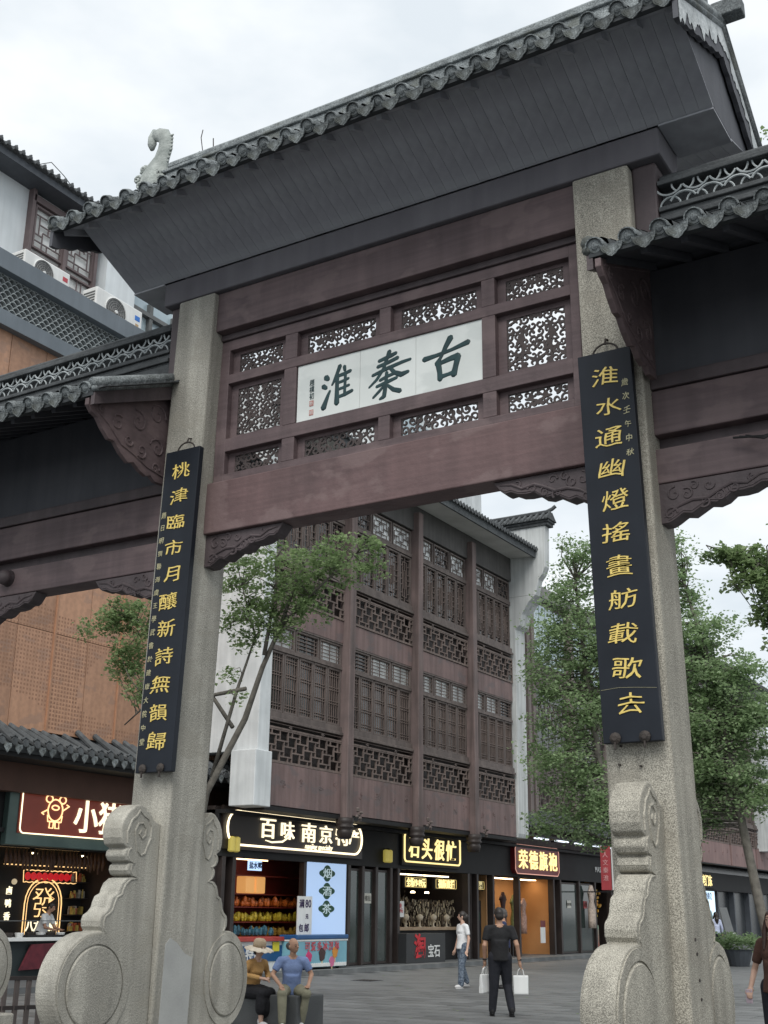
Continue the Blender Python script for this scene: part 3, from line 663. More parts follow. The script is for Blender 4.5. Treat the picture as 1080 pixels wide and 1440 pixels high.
# ------------------------------------------------------------------ couplet boards
def couplet(label, xt, xb_, w, chars, small, sx, sz0, sstep, hooks):
    T = Thing('couplet_board', label, 'board', (xb_, 8.92, 2.87), 'couplet boards hung on the two middle pillars')
    z0, z1 = 2.87, 6.15
    f = lambda z: xb_+(xt-xb_)*(z-z0)/(z1-z0)
    b = MB().hexa([(f(z0)-w/2,8.88,z0),(f(z0)+w/2,8.88,z0),(f(z0)+w/2,8.945,z0),(f(z0)-w/2,8.945,z0)],[(f(z1)-w/2,8.88,z1),(f(z1)+w/2,8.88,z1),(f(z1)+w/2,8.945,z1),(f(z1)-w/2,8.945,z1)])
    T.part('board', b, LACQ, bevel=.006)
    for k, ch in enumerate(chars):
        z = 5.92-k*.2755; o = put_text(T, 'gold_character', ch, .205, GOLD, (f(z)+.01*math.sin(k*2.1), 8.878, z), FACE_Y, ext=.005, offset=0, wx=1.2, wy=.84, shear=.05, warp=k*7+len(small))
    for k, ch in enumerate(small):
        z = sz0-k*sstep; put_text(T, 'small_character', ch, .075, GOLDT, (f(z)+sx, 8.878, z), FACE_Y, ext=.002, wx=.85, wy=.9, shear=.1, warp=k)
    rg = MB(); pts = [(f(z1)+.115*math.cos(R(t)), 8.93, z1-.005+.1*math.sin(R(t))) for t in range(0, 181, 15)]
    rg.tube(pts, .009, 6); rg.tube([(f(z1),8.93,z1+.09),(f(z1)-.005,8.96,z1+.15),(f(z1),9.01,z1+.16)], .01, 6); T.part('hanging_ring', rg, IRON)
    hk = MB()
    for dx in (-w*.28, w*.22):
        x = f(z0)+dx
        hk = MB(); hk.lathe([(.045,0),(.045,-.012),(.02,-.03)], (x,8.875,z0+.035), 12, 'y'); hk.bar((x,8.86,z0+.05),(x,8.86,z0-.05),.014); T.part('iron_hook', hk, IRON)
    if hooks:
        cr_ = MB(); zc = 3.28
        cr_.tube([(f(zc)-w/2+.01,8.8775,zc+.0),(f(zc)-.08,8.8775,zc+.012),(f(zc)+.05,8.8775,zc+.004),(f(zc)+w/2-.01,8.8775,zc-.012)], .0013, 4); T.part('crack', cr_, GOLDT)
couplet('black board on the left pillar with eleven gold characters and a column of small ones', -7.867, -7.974, .45, '桃津臨市月釀新詩無韻歸', '趙日明撰聯海虞王學武書於建康大院中堂', -.175, 5.46, .135, False)
couplet('black board on the right pillar with eleven gold characters and six small ones', -3.267, -3.193, .47, '淮水通幽燈搖畫舫載歌去', '歲次壬午中秋', .165, 5.83, .125, True)

# ================================================================== buildings along the street
def bar_panel(w, h, bars, t=.05, b=.035):
    """lattice from bars (y0,z0,y1,z1) in a w x h field, facing +X, local origin at its lower corner"""
    mb = MB()
    for (a0,b0,a1,b1) in bars:
        if abs(a1-a0) > abs(b1-b0): mb.box(-t/2,t/2,a0,a1,b0-b/2,b0+b/2)
        else: mb.box(-t/2+.003,t/2-.003,a0-b/2,a0+b/2,b0,b1)
    return mb
def weave(w, h, c=.115):
    """interlocking fret of paired bars"""
    nx = max(3, round(w/c)); nz_ = max(3, round(h/c)); cx, cz = w/nx, h/nz_; B = []
    for i in range(nx+1):
        for j in range(nz_):
            k = (i+2*j) % 5
            if k in (0, 1) or i in (0, nx): B.append((i*cx, j*cz, i*cx, (j+1)*cz))
    for j in range(nz_+1):
        for i in range(nx):
            k = (i+2*j) % 5
            if k in (2, 3) or j in (0, nz_) : B.append((i*cx, j*cz, (i+1)*cx, j*cz))
            elif k == 4 and (i+j) % 2: B.append((i*cx, j*cz, (i+1)*cx, j*cz))
    return B
def fret(w, h):
    """pinwheel fret: bars three units long, each ending against the middle of a crossing bar"""
    nx = max(6, round(w/.19)); nz_ = 6; cx, cz = w/nx, h/nz_; B = [(0,0,w,0),(0,h,w,h),(0,0,0,h),(w,0,w,h)]
    for j in range(nz_+1):
        for i in range(nx+1):
            c = (i+2*j) % 5
            if c in (0,1,2) and 0 < j < nz_ and i < nx: B.append((i*cx, j*cz, (i+1)*cx, j*cz))
            if c in (1,3,0) and 0 < i < nx and j < nz_: B.append((i*cx, j*cz, i*cx, (j+1)*cz))
    return B
def window_bars_a(w, h):       # closely set uprights tied in three bands
    B = [(0,0,w,0),(0,h,w,h),(0,0,0,h),(w,0,w,h)]; 
    for i in range(1, 5): B.append((w*i/5,0,w*i/5,h))
    for z in (.07,.12,.36,.41,.62,.67,.88,.93): B.append((0,h*z,w,h*z))
    return B
def window_bars_b(w, h):       # nested rectangles
    B = [(0,0,w,0),(0,h,w,h),(0,0,0,h),(w,0,w,h),(w*.28,h*.12,w*.28,h*.88),(w*.72,h*.12,w*.72,h*.88),(w*.28,h*.12,w*.72,h*.12),(w*.28,h*.88,w*.72,h*.88),(w*.5,0,w*.5,h*.3),(w*.5,h*.7,w*.5,h),(w*.42,h*.3,w*.42,h*.7),(w*.58,h*.3,w*.58,h*.7),(w*.42,h*.3,w*.58,h*.3),(w*.42,h*.7,w*.58,h*.7)]
    for z in (.06,.2,.38,.5,.62,.8,.94): B += [(0,h*z,w*.28,h*z),(w*.72,h*z,w,h*z)]
    return B
def trans_a(w, h):
    B = [(0,0,w,0),(0,h,w,h),(0,0,0,h),(w,0,w,h),(w*.5,0,w*.5,h)]
    for z in (.2,.4,.6,.8): B.append((0,h*z,w,h*z))
    B += [(w*.12,0,w*.12,h),(w*.88,0,w*.88,h)]
    return B
def trans_b(w, h):
    return [(0,0,w,0),(0,h,w,h),(0,0,0,h),(w,0,w,h),(w*.38,h*.3,w*.62,h*.3),(w*.38,h*.7,w*.62,h*.7),(w*.38,h*.3,w*.38,h*.7),(w*.62,h*.3,w*.62,h*.7),(w*.5,0,w*.5,h*.3),(w*.5,h*.7,w*.5,h),(0,h*.5,w*.38,h*.5),(w*.62,h*.5,w,h*.5),
            (w*.2,0,w*.2,h*.5),(w*.8,h*.5,w*.8,h),(w*.2,h*.8,w*.8,h*.8),(w*.2,h*.8,w*.2,h),(w*.8,0,w*.8,h*.2),(w*.2,h*.2,w*.8,h*.2),(w*.1,h*.25,w*.1,h*.75),(w*.9,h*.25,w*.9,h*.75)]
MESH = {}
def once(key, fn):
    if key not in MESH: MESH[key] = fn()
    return MESH[key]
def ring_box(w, h, fw, t=.09):
    return MB().box(-t/2,t/2,0,w,0,fw).box(-t/2,t/2,0,w,h-fw,h).box(-t/2+.002,t/2-.002,0,fw,fw,h-fw).box(-t/2+.002,t/2-.002,w-fw,w,fw,h-fw)
def add_window(th, x, y, z, w, h, kind, pane, par):
    k = (kind, round(w,2), round(h,2))
    fr_ = once(('f',)+k, lambda: ring_box(w, h, .055).mesh('window', (0,0,0), TIMBER))
    o = th.inst('window', fr_, (x,y,z), par)
    bars = {'a':window_bars_a,'b':window_bars_b,'ta':trans_a,'tb':trans_b}[kind](w-.11, h-.11)
    lm = once(('l',)+k, lambda: bar_panel(w, h, [(a+.055,b+.055,c+.055,d+.055) for a,b,c,d in bars], .03, .02).mesh('window_lattice', (0,0,0), LATT))
    pm = once(('p',pane.name)+k, lambda: MB().box(-.05,-.04,.05,w-.05,.05,h-.05).mesh('pane', (0,0,0), pane))
    link('window_lattice', lm, o); link('pane', pm, o); return o
def shophouse(T, X, bays, zo=0, posts=True, wall=PLUM, soft=False):
    zf = [4.36,5.5]
    yA, yB = bays[0], bays[-1]
    wl = T.part('wall', MB().box(X-.7,X-.32,yA,yB,4.3,15.25), DARKW)
    for b in range(len(bays)-1):
        y0, y1 = bays[b]+.165, bays[b+1]-.165
        if b == 0 and posts: y0 = bays[0]+.02
        if b == len(bays)-2 and posts: y1 = bays[-1]-.01
        w = y1-y0
        fb_ = T.part('fascia_board', MB().box(X-.2,X-.02,y0,y1,4.36,5.5), wall, bevel=.01)
        rl = MB()
        for (cy, cz) in ((.2,.5),(.45,.62),(.72,.5),(.9,.66)):
            yy, zz_ = y0+w*cy, 4.45+cz
            for q in range(5): rl.tube(spiral((yy+rnd.uniform(-.12,.12), zz_+rnd.uniform(-.08,.08)), rnd.uniform(.03,.07), 1, 8, rnd.random()*6, 1, 'yz', X-.02), .012, 5)
        T.part('carved_relief', rl, wall, fb_)
        T.part('fascia_board', MB().box(X-.22,X-.05,y0,y1,9.45,10.14), wall, bevel=.01)
        for z0, z1, kind in ((5.56,6.62,0),(10.2,11.24,1)):
            h_ = z1-z0; k = ('fret', round(w,2), kind)
            me = once(k, lambda: bar_panel(w, h_-.2, fret(w, h_-.2), .06, .04).box(-.04,.04,0,w,-.05,-.005).box(-.04,.04,0,w,h_-.18,h_-.13).box(-.03,.03,0,w,h_-.04,h_-.02).mesh('balustrade_lattice', (0,0,0), LATT))
            o = T.inst('balustrade_lattice', me, (X-.06,y0,z0))
            for fy in (.28,.72): 
                ro = MB(); 
                for q in range(6): ro.ell((X-.02,y0+w*fy+.045*math.cos(q*1.047),z0+h_-.09+.03*math.sin(q*1.047)), (.03,.03,.022), 6, 4)
                T.part('carved_rosette', ro, TIMBER, o)
            T.part('backing_board', MB().box(X-.3,X-.24,y0,y1,z0-.05,z1), DARKW, wl)
        for z0, z1 in ((6.64,6.9),(11.26,11.53)):
            T.part('window_sill', MB().box(X-.26,X+.03,y0,y1,z0,z0+.09).box(X-.26,X-.03,y0,y1,z0+.09,z1), TIMBER, bevel=.012)
        ns = 5; ww = w/ns
        for i in range(ns):
            yy = y0+i*ww
            add_window(T, X-.14, yy+.02, 6.92, ww-.04, 1.70, 'a', PANE, wl)
            add_window(T, X-.14, yy+.02, 11.55, ww-.04, 1.70, 'b', PANE, wl)
        nt = 3; wt = w/nt
        for i in range(nt):
            yy = y0+i*wt
            add_window(T, X-.13, yy+.03, 8.73, wt-.06, .66, 'ta', PANEL_W if (b+i) % 4 != 1 else PANE, wl)
            add_window(T, X-.13, yy+.03, 13.42, wt-.06, .78, 'tb', PANEL_W if (b*2+i) % 3 != 2 else PANE, wl)
        for z0, z1 in ((8.63,8.72),(13.27,13.4),(9.4,9.45)):
            T.part('rail', MB().box(X-.24,X-.06,y0,y1,z0,z1), TIMBER)
    T.part('eave_beam', MB().box(X-.3,X-.01,yA,yB,14.25,15.2), pmat('beam_grey_timber', (.1,.095,.092), (.075,.072,.07), 1.5, .7, .2, 12, .15), bevel=.015)
    if posts:
        for y in bays[1:-1]:
            p = T.part('hanging_post', MB().box(X-.2,X+.2,y-.16,y+.16,4.25,14.9), pmat('post_timber', (.17,.125,.118), (.12,.092,.088), 1.2, .65, .25, 10, .3), bevel=.02)
            T.part('post_pendant', MB().lathe([(.14,.0),(.2,.02),(.22,.1),(.24,.16),(.235,.24),(.2,.27),(.27,.31),(.28,.36),(.24,.4),(.27,.46),(.27,.6)], (X+.03,y,3.66), 16), DARKW, p, smooth=True)
            cb = MB()
            for q in range(7): cb.ell((X+.38+.05*math.sin(q*2), y+.23+.05*math.cos(q*1.7), 4.2+q*.055), (.05,.07,.045), 7, 5)
            T.part('carved_flower', cb, TIMBER, p)
def eave_tiles(T, X, y0, y1, z, xr, zr, name='tile_rows', pitch=.24, par=None):
    mb = MB(); y = y0
    L_ = math.hypot(xr-X, zr-z)
    while y < y1:
        mb.tube([(X,y,z+.02),(xr,y,zr+.02)], .06, 7)
        mb.ell((X+.01,y,z+.03), (.03,.075,.075), 8, 5)
        mb.tube([(X-.02,y-.0,z+.09),(X-.02,y+.05,z+.13)], .03, 5)
        yy = y+pitch/2; mb.add([(X+.03,yy-.09,z-.01),(X+.03,yy+.09,z-.01),(X+.06,yy,z-.12),(X,yy-.09,z-.01),(X,yy+.09,z-.01),(X+.03,yy,z-.12)], [(0,1,2),(3,5,4),(0,2,5,3),(1,4,5,2)])
        y += pitch
    mb.hexa([(X,y0,z-.03),(X,y1,z-.03),(xr,y1,zr-.03),(xr,y0,zr-.03)],[(X,y0,z),(X,y1,z),(xr,y1,zr),(xr,y0,zr)])
    return T.part(name, mb, TILE_D, par, stuff=True)

# ---- timber shophouse seen through the gate
sh = Thing('timber_shophouse', 'weathered maroon timber building with lattice windows and white end walls seen through the gateway', 'building', (-20, 34.7, 0))
BAYS = [26.82, 30.68, 34.92, 38.95, 42.56]
shophouse(sh, -20.0, BAYS)
sf = MB().hexa([(-19.0,26.7,15.16),(-19.0,42.6,15.16),(-20.02,42.6,15.2),(-20.02,26.7,15.2)],[(-19.0,26.7,15.36),(-19.0,42.6,15.36),(-20.02,42.6,15.5),(-20.02,26.7,15.5)])
sh.part('eave_soffit', sf, pmat('pale_eave_render', (.62,.62,.6), (.52,.52,.5), 1.5, .85, .1, 10))
sh.part('eave_board', MB().box(-19.0,-18.93,26.6,43.2,15.1,15.4), TILE_D)
eave_tiles(sh, -18.86, 26.5, 43.4, 15.42, -24.0, 17.6)
# firewalls
fwr = MB().prism([(-30,4.35),(-20.0,4.35),(-19.95,4.5),(-19.9,12.3),(-19.72,12.45),(-19.6,12.9),(-19.3,13.35),(-19.0,13.6),(-30,13.6)], 42.62, 43.5, 'y')
fw = sh.part('end_wall', fwr, WHITEC, bevel=.02, label='white end wall stepping outwards under a small tiled cap')
sh.part('wall_head', MB().prism([(-30,13.6),(-19.0,13.6),(-18.85,14.2),(-18.68,14.4),(-18.55,14.7),(-18.5,16.4),(-30,16.5)], 42.62, 43.05, 'y'), WHITEC, fw, bevel=.02)
mb = MB().box(-30,-18.35,42.55,43.12,16.4,16.52).box(-30,-18.3,42.5,43.17,16.52,16.62); mb.prism([(42.42,16.62),(43.25,16.62),(42.84,16.95)], -30, -18.25)
cp = sh.part('wall_cap', mb, TILE_D, fw)
mb = MB(); x = -18.35
while x > -22: mb.tube([(x,42.38,16.64),(x,42.84,16.98)], .06, 6); mb.ell((x,42.38,16.64),(.07,.04,.07),6,4); x -= .26
mb.tube([(-22,42.84,17.02),(-18.5,42.84,17.02),(-18.25,42.84,17.1),(-18.1,42.84,17.2)], .08, 6)
sh.part('cap_tiles', mb, TILE_D, fw, stuff=True)
mb = MB().box(-20.0,-18.2,42.0,42.55,15.0,15.2); 
lw = sh.part('end_wall', MB().prism([(-20.7,4.3),(-19.96,4.3),(-19.96,17.2),(-30,17.2),(-30,5.75),(-20.7,5.75)], 26.3,26.81,'y'), WHITE, bevel=.015, label='smooth white end wall beside the maroon bays')
sh.part('corner_block', MB().box(-20.7,-19.86,26.1,26.84,4.28,5.75), WHITE, lw, bevel=.02)
sh.part('floor_slab', MB().box(-30,-20.03,26.8,42.6,4.22,4.34), BLACK)
# ---- ground floor shops of the shophouse
GLOWW = glow('warm_white_neon', (1,.84,.55), 1.5); GLOWY = glow('yellow_lit_letter', (1,.79,.33), .95); GLOWWH = glow('cream_lit_letter', (1,.87,.6), 1.05)
shop = Thing('shopfront_row', 'dark timber shopfront posts, floor and back walls under the maroon building', 'shopfront', (-21, 36, 0))
shop.part('back_wall', MB().box(-25.2,-25.0,26.5,56,.1,4.3), pmat('dim_shop_wall', (.1,.06,.045), (.06,.04,.03), 1, .7))
for y0, y1 in ((26.0,26.5),(34.98,35.06),(40.75,40.85),(48.2,48.3),(55.9,56.1)):
    shop.part('partition_wall', MB().box(-25,-21.05,y0,y1,.1,4.3), DARKW)
shop.part('ceiling', MB().box(-25.2,-20.7,26,56,4.1,4.2), BLACK)
shop.part('head_beam', MB().box(-21.2,-20.93,26,56.2,3.0,4.1), BLACK, bevel=.01)
for y in (26.3,26.75,32.45,33.25,34.05,34.95,35.42,40.35,41.05,42.35,44.6,47.9,48.6,50.6,52.4,54.4): shop.part('shop_post', MB().box(-21.15,-20.9,y-.075,y+.075,.1,3.0), DARKW, bevel=.01)
for y0, y1 in ((32.53,33.17),(33.33,33.97),(34.13,34.87),(48.7,50.5),(50.7,52.3)):
    f_ = shop.part('glass_door', ring_box(y1-y0, 2.8, .07, .06), DARKW, local=True); f_.location = Vector((-21.02,y0,.12))-shop.loc
    shop.part('pane', MB().box(-.015,.015,.07,y1-y0-.07,.07,2.73), pmat('dark_green_glass', (.03,.045,.042), (.05,.06,.055), 1, .08, spec=.9), f_, local=True)
# small lit wall lanterns
for i, (y, z) in enumerate(((26.53,3.32),(34.5,3.35))):
    t = Thing('wall_lantern', ('small yellow lantern below the left end of the long rounded sign','small yellow lantern on the dark post left of the squarish yellow sign')[i], 'lantern', (-20.75, y, z-.2), 'yellow lanterns on the shopfront')
    for k in (-1, 1): t.part('lamp_shade', MB().lathe([(.05,0),(.1,.03),(.1,.37),(.05,.4)], (-20.78,y+.105*k,z-.2), 10), glow('dim_amber_lamp', (.55,.45,.1), .28))
    t.part('bracket', MB().box(-20.92,-20.7,y-.03,y+.03,z+.2,z+.24), BLACK)
def neon_rect(T, X, y0, y1, z0, z1, r, rad, mat, par=None, sk=0):
    pts = []
    for (cy, cz, a0) in ((y1-r,z1-r,0),(y0+r,z1-r,90),(y0+r,z0+r,180),(y1-r,z0+r,270)):
        for k in range(0, 91, 15): pts.append((X, cy+r*math.cos(R(a0+k)), cz+r*math.sin(R(a0+k))))
    pts.append(pts[0]); return T.part('neon_border', MB().tube(pts, rad, 6), mat, par)
s1 = Thing('shop_sign', 'long black shop sign with rounded cream neon border and white characters', 'sign', (-20.8, 29.6, 3.3))
bd1 = s1.part('sign_board', MB().box(-20.92,-20.84,26.1,33.05,3.2,4.32), pmat('brown_black_board', (.022,.014,.012), (.014,.01,.009), 1, .35))
neon_rect(s1, -20.8, 26.25, 32.95, 3.32, 4.2, .42, .032, GLOWW)
for y, ch, sz in ((28.05,'百',.8),(29.0,'味',.72),(30.05,'南',.8),(30.95,'京',.74),(31.85,'特',.8),(32.5,'产',.62)):
    put_text(s1, 'lit_character', ch, sz*.74, GLOWWH, (-20.8,y,3.82), FACE_X, ext=.02, offset=.003, wx=1.35)
for y0, y1 in ((28.25,29.25),): s1.part('neon_flourish', MB().tube([(-20.8,y0-.3,3.5),(-20.8,y0,3.46),(-20.8,(y0+y1)/2,3.5),(-20.8,y1,3.72)], [.012,.025,.028,.01], 6), GLOWWH)
put_text(s1, 'small_lettering', 'nanjing specialty', .22, GLOWWH, (-20.8,30.6,3.42), FACE_X, ext=.01, shear=.3)
s2 = Thing('shop_sign', 'black shop sign with squarish yellow neon border and four yellow characters', 'sign', (-20.8, 37.5, 3.2))
s2.part('sign_board', MB().box(-20.92,-20.84,35.5,39.6,3.12,4.25), BLACK)
neon_rect(s2, -20.8, 35.6, 39.5, 3.24, 4.15, .14, .03, GLOWY)
for k, ch in enumerate('石头很忙'): put_text(s2, 'lit_character', ch, .74, GLOWY, (-20.8,36.25+.86*k,3.7), FACE_X, ext=.02, offset=.005, shear=.1)
s3 = Thing('shop_sign', 'deep red shop sign with clipped corners and four golden characters', 'sign', (-20.6, 46, 3.1))
RED = pmat('deep_red_board', (.16,.014,.018), (.1,.01,.013), 1.2, .4, spec=.5)
yy0, yy1, za_, zb_ = 43.9, 48.05, 3.12, 4.2
poly = [(yy0+.15,za_),(yy1-.15,za_),(yy1,za_+.15),(yy1,zb_-.15),(yy1-.15,zb_),(yy0+.15,zb_),(yy0,zb_-.15),(yy0,za_+.15)]
s3.part('sign_board', MB().prism(poly, -20.95, -20.72), RED)
s3.part('lit_edge', MB().tube([(-20.72,a,b) for a,b in poly+[poly[0]]], .018, 5), glow('pink_edge_light', (1,.5,.4), .35))
for k, ch in enumerate('荣德旗袍'): put_text(s3, 'lit_character', ch, .76, GLOWY, (-20.69,44.55+.95*k,3.66), FACE_X, ext=.02, offset=.005, wx=1.1)
# small hanging signs inside
for i, (y0, y1, z0, z1, tx, lb) in enumerate(((36.3,37.8,2.42,2.8,'全场19-99元','small lit price sign hanging in the jewellery shop, the left one'),(38.4,40.0,2.42,2.8,'视频直播','small lit sign hanging in the jewellery shop, the right one'),(41.2,42.2,2.45,2.8,'玉器','dim sign hanging between the jewellery shop and the dress shop'))):
    t = Thing('hanging_sign', lb, 'sign', (-21.1,(y0+y1)/2,z0), 'small signs hanging in the shops')
    t.part('sign_board', MB().box(-21.3,-21.22,y0,y1,z0,z1), BLACK, bevel=.01); neon_rect(t, -21.2, y0+.05, y1-.05, z0+.04, z1-.04, .04, .01, glow('dull_gold_line', (.8,.6,.2), .5))
    put_text(t, 'lit_character', tx, .3, GLOWY if i < 2 else glow('dim_gold_letter', (.7,.6,.3), .5), (-21.19,(y0+y1)/2,(z0+z1)/2), FACE_X, ext=.01, offset=.008, wx=.8 if i == 0 else 1)
    t.part('cord', MB().bar((-21.26,y0+.2,z1),(-21.26,y0+.2,3.05),.012).bar((-21.26,y1-.2,z1),(-21.26,y1-.2,3.05),.012), BLACK)
# lit board with 烟酒茶
lb = Thing('lit_signboard', 'tall glowing pale blue board with three green lobed medallions', 'sign', (-21.0, 31.25, .97))
lb.part('frame', MB().box(-21.12,-20.95,30.08,32.42,.9,3.1), DARKW)
lb.part('light_panel', MB().box(-20.94,-20.93,30.2,32.3,.98,3.02), glow('pale_blue_lightbox', (.42,.58,.85), .5))
GREEN = pmat('bottle_green_print', (.01,.07,.035), (.008,.055,.028), 3, .5)
for k, ch in enumerate('烟酒茶'):
    z = 2.72-k*.5; md = MB()
    md.prism([(31.25+.42*(.84+.16*math.cos(4*a))*math.cos(a), z+.235*(.84+.16*math.cos(4*a))*math.sin(a)) for a in [2*math.pi*q/36 for q in range(36)]], -20.93, -20.915)
    mo = lb.part('medallion', md, GREEN); put_text(lb, 'character', ch, .3, glow('white_print_lit', (.6,.75,.8), .3), (-20.91,31.25,z), FACE_X, parent=mo, ext=.004, offset=0, wx=1.7)
pc = Thing('placard', 'white upright placard with dark blue characters and a price leaning by the lit board', 'placard', (-20.7, 29.75, .95))
pc.part('card', MB().box(-20.72,-20.68,29.45,30.15,1.0,2.05), WPLAST)
PURP = pmat('dark_violet_print', (.03,.02,.07), (.04,.02,.08), 3, .5)
for tx, y, z, sz in (('满',29.62,1.85,.24),('180',29.9,1.85,.3),('包',29.62,1.2,.22),('元',29.9,1.5,.14),('邮',29.9,1.2,.24)): put_text(pc, 'character', tx, sz, PURP, (-20.675,y,z), FACE_X, ext=.002, offset=.006)
# freezer
fz = Thing('ice_cream_freezer', 'blue chest freezer printed with ice lollies in front of the lit board', 'freezer', (-20.45, 30, .1))
FB = pmat('freezer_pale_blue', (.2,.42,.5), (.15,.34,.43), 1.5, .35); FD = pmat('freezer_deep_blue', (.02,.09,.24), (.015,.07,.19), 1.5, .3)
body = fz.part('body', MB().box(-20.75,-20.2,28.75,31.3,.16,.86), FB, bevel=.03)
fz.part('lid', MB().box(-20.78,-20.17,28.72,31.33,.9,1.02), FD, bevel=.025); fz.part('rim', MB().box(-20.76,-20.19,28.74,31.32,.855,.9), WPLAST)
put_text(fz, 'lettering', '可爱多冰淇淋', .26, pmat('lollipop_red', (.5,.08,.1), (.42,.06,.08), 3, .4), (-20.185,30.0,.72), FACE_X, parent=body, ext=.004, offset=.003, space=1.25)
for y, z, c, s_ in ((29.35,.44,(.55,.04,.16),.13),(30.0,.5,(.05,.02,.02),.15),(30.65,.54,(.6,.25,.03),.13),(30.5,.3,(.6,.15,.3),.12)):
    q = MB(); q.prism([(y+s_*math.cos(a)*(1+.15*math.sin(5*a)), z+s_*1.15*math.sin(a)*(1+.1*math.cos(3*a))) for a in [2*math.pi*k/20 for k in range(20)]], -20.2, -20.182)
    mt = pmat('lolly_%d' % int(y*100), c, tuple(v*.8 for v in c), 3, .4); lo = fz.part('printed_lolly', q, mt, body); fz.part('stick', MB().box(-20.2,-20.185,y-.025,y+.025,z-s_*2,z-s_*.9), pmat('lolly_stick', (.6,.5,.3), None, 3), lo)
wv = MB(); wv.prism([(28.8,.18)]+[(28.8+.05*k, .26+.02*(k % 2)) for k in range(50)]+[(31.25,.18)], -20.2, -20.184); fz.part('wave_print', wv, WPLAST, body)
for y in (28.95,31.1): fz.part('caster', MB().lathe([(.05,-.03),(.05,.03)], (-20.4,y,.15), 10, 'y'), BLACK)
# food shelves of the speciality shop
fs = Thing('food_shelves', 'red shelving stocked with orange and yellow packets inside the speciality shop', 'shelf', (-22, 27.9, .1))
RW = pmat('red_shelf_paint', (.25,.035,.02), (.18,.025,.015), 2, .5)
fs.part('back_panel', MB().box(-22.5,-22.45,26.8,32.4,.1,3.1), RW)
for z in (.95,1.35,1.75,2.1,2.6): fs.part('shelf_board', MB().box(-22.45,-21.8,26.9,31.6,z-.03,z), RW)
fs.part('light_strip', MB().box(-21.8,-21.76,26.9,29.4,3.0,3.04), glow('shelf_warm_light', (1,.65,.35), 3))
for i, (y, z) in enumerate(((27.15,2.15),(27.75,2.15),(28.75,2.15),(29.25,2.15))):
    single('lit_box', MB().box(-22.2,-21.85,y-.22,y+.2,z-.04,z+.42), glow('amber_box_glow', (1,.5,.16), .4), 'amber glowing box on the red shelf, number %s from the left' % ('one','two','three','four')[i], 'box', (-22,y,z-.04), 'glowing boxes on the red shelf', bevel=.03)
for i, (y, tx) in enumerate(((27.2,'盐水鸭'),(28.6,'盐水鸭'))):
    t = Thing('price_sign', ('pale blue lit panel at the upper left of the red shelves','pale blue lit panel at the upper right of the red shelves')[i], 'sign', (-21.6,y,2.7), 'lit panels over the red shelves')
    t.part('panel', MB().box(-21.65,-21.6,y-.3,y+.3,2.72,3.0), glow('blue_white_panel', (.5,.7,1), .9)); put_text(t, 'character', tx, .2, FD, (-21.59,y,2.86), FACE_X, ext=.003, offset=.006)
for z, c, lab, dens in ((1.75,(.75,.18,.03),'orange',110),(1.35,(.75,.55,.05),'yellow',110),(.95,(.5,.3,.06),'brown',110),(1.02,(.05,.16,.22),'blue',40)):
    q = MB()
    for k in range(dens):
        y = rnd.uniform(26.95,31.4 if lab != 'blue' else 29.2); x = rnd.uniform(-22.2,-21.8) if lab != 'blue' else rnd.uniform(-21.7,-21.2); h = rnd.uniform(.06,.15); zz_ = z if lab != 'blue' else .98
        q.ell((x,y,zz_+h+(.0)), (rnd.uniform(.04,.08),rnd.uniform(.05,.1),h), 6, 4)
    o = single('snack_packets', q, pmat('packet_'+lab, c, tuple(v*.5 for v in c), 14, .35), lab+' snack packets heaped in the red speciality shop', 'snacks', (-22,28,z)); o['kind'] = 'stuff'
tb = Thing('display_counter', 'white and red display counter with a blue front behind the seated pair', 'counter', (-21, 27.6, .1))
tb.part('counter_top', MB().box(-21.8,-20.6,26.7,29.2,.86,.97), pmat('counter_red', (.4,.05,.04), None, 3, .4), bevel=.01); tb.part('front', MB().box(-21.7,-20.7,26.8,29.1,.1,.86), WPLAST)
tb.part('front_panel', MB().box(-20.7,-20.68,27.0,28.9,.35,.75), FD); tb.part('yellow_tag', MB().box(-20.68,-20.665,28.3,28.6,.6,.84), pmat('tag_yellow', (.7,.6,.04), None, 3, .5))
put_text(tb, 'character', '特产', .36, WPLAST, (-20.67,27.45,.55), FACE_X, ext=.003, offset=.01)
t = Thing('shop_notice', 'greenish lit notice with two dark characters behind the left door glass', 'sign', (-21.3,26.3,2.3))
t.part('panel', MB().box(-21.32,-21.3,25.5,26.25,2.3,2.8), glow('greenish_panel', (.5,.6,.45), .35)); put_text(t, 'character', '特产', .34, BLACK, (-21.29,25.88,2.55), FACE_X, ext=.003, offset=.004)
# jewellery shop
js = Thing('jewellery_counter', 'jewellery shop counter with a pale wooden top and black front', 'counter', (-21.6, 38, .1))
js.part('counter_top', MB().box(-22.2,-21.25,35.6,40.3,1.08,1.18), pmat('pale_wood_top', (.35,.25,.16), (.27,.19,.12), 3, .5), bevel=.01); js.part('front', MB().box(-22.1,-21.35,35.7,40.2,.1,1.08), BLACK)
jb = Thing('promo_block', 'black block with a big red character and white lettering before the jewellery counter', 'block', (-20.7, 36.6, .1))
jb.part('block', MB().box(-21.2,-20.6,35.4,38.0,.1,1.0), pmat('charcoal_block', (.03,.032,.034), (.024,.026,.028), 2, .5), bevel=.01)
put_text(jb, 'red_character', '淘', .78, pmat('poster_red', (.55,.02,.03), None, 3, .5), (-20.59,36.25,.62), FACE_X, ext=.005, offset=.02); put_text(jb, 'white_character', '宝石', .42, WPLAST, (-20.59,37.2,.46), FACE_X, ext=.004, offset=.008)
spark = MB(); spk2 = MB()
js.part('light_strip', MB().box(-21.7,-21.64,35.8,40.2,2.86,2.9), glow('jewellery_fill_glow', (1,.8,.55), 4))  # added glowing strip, brightens the beads
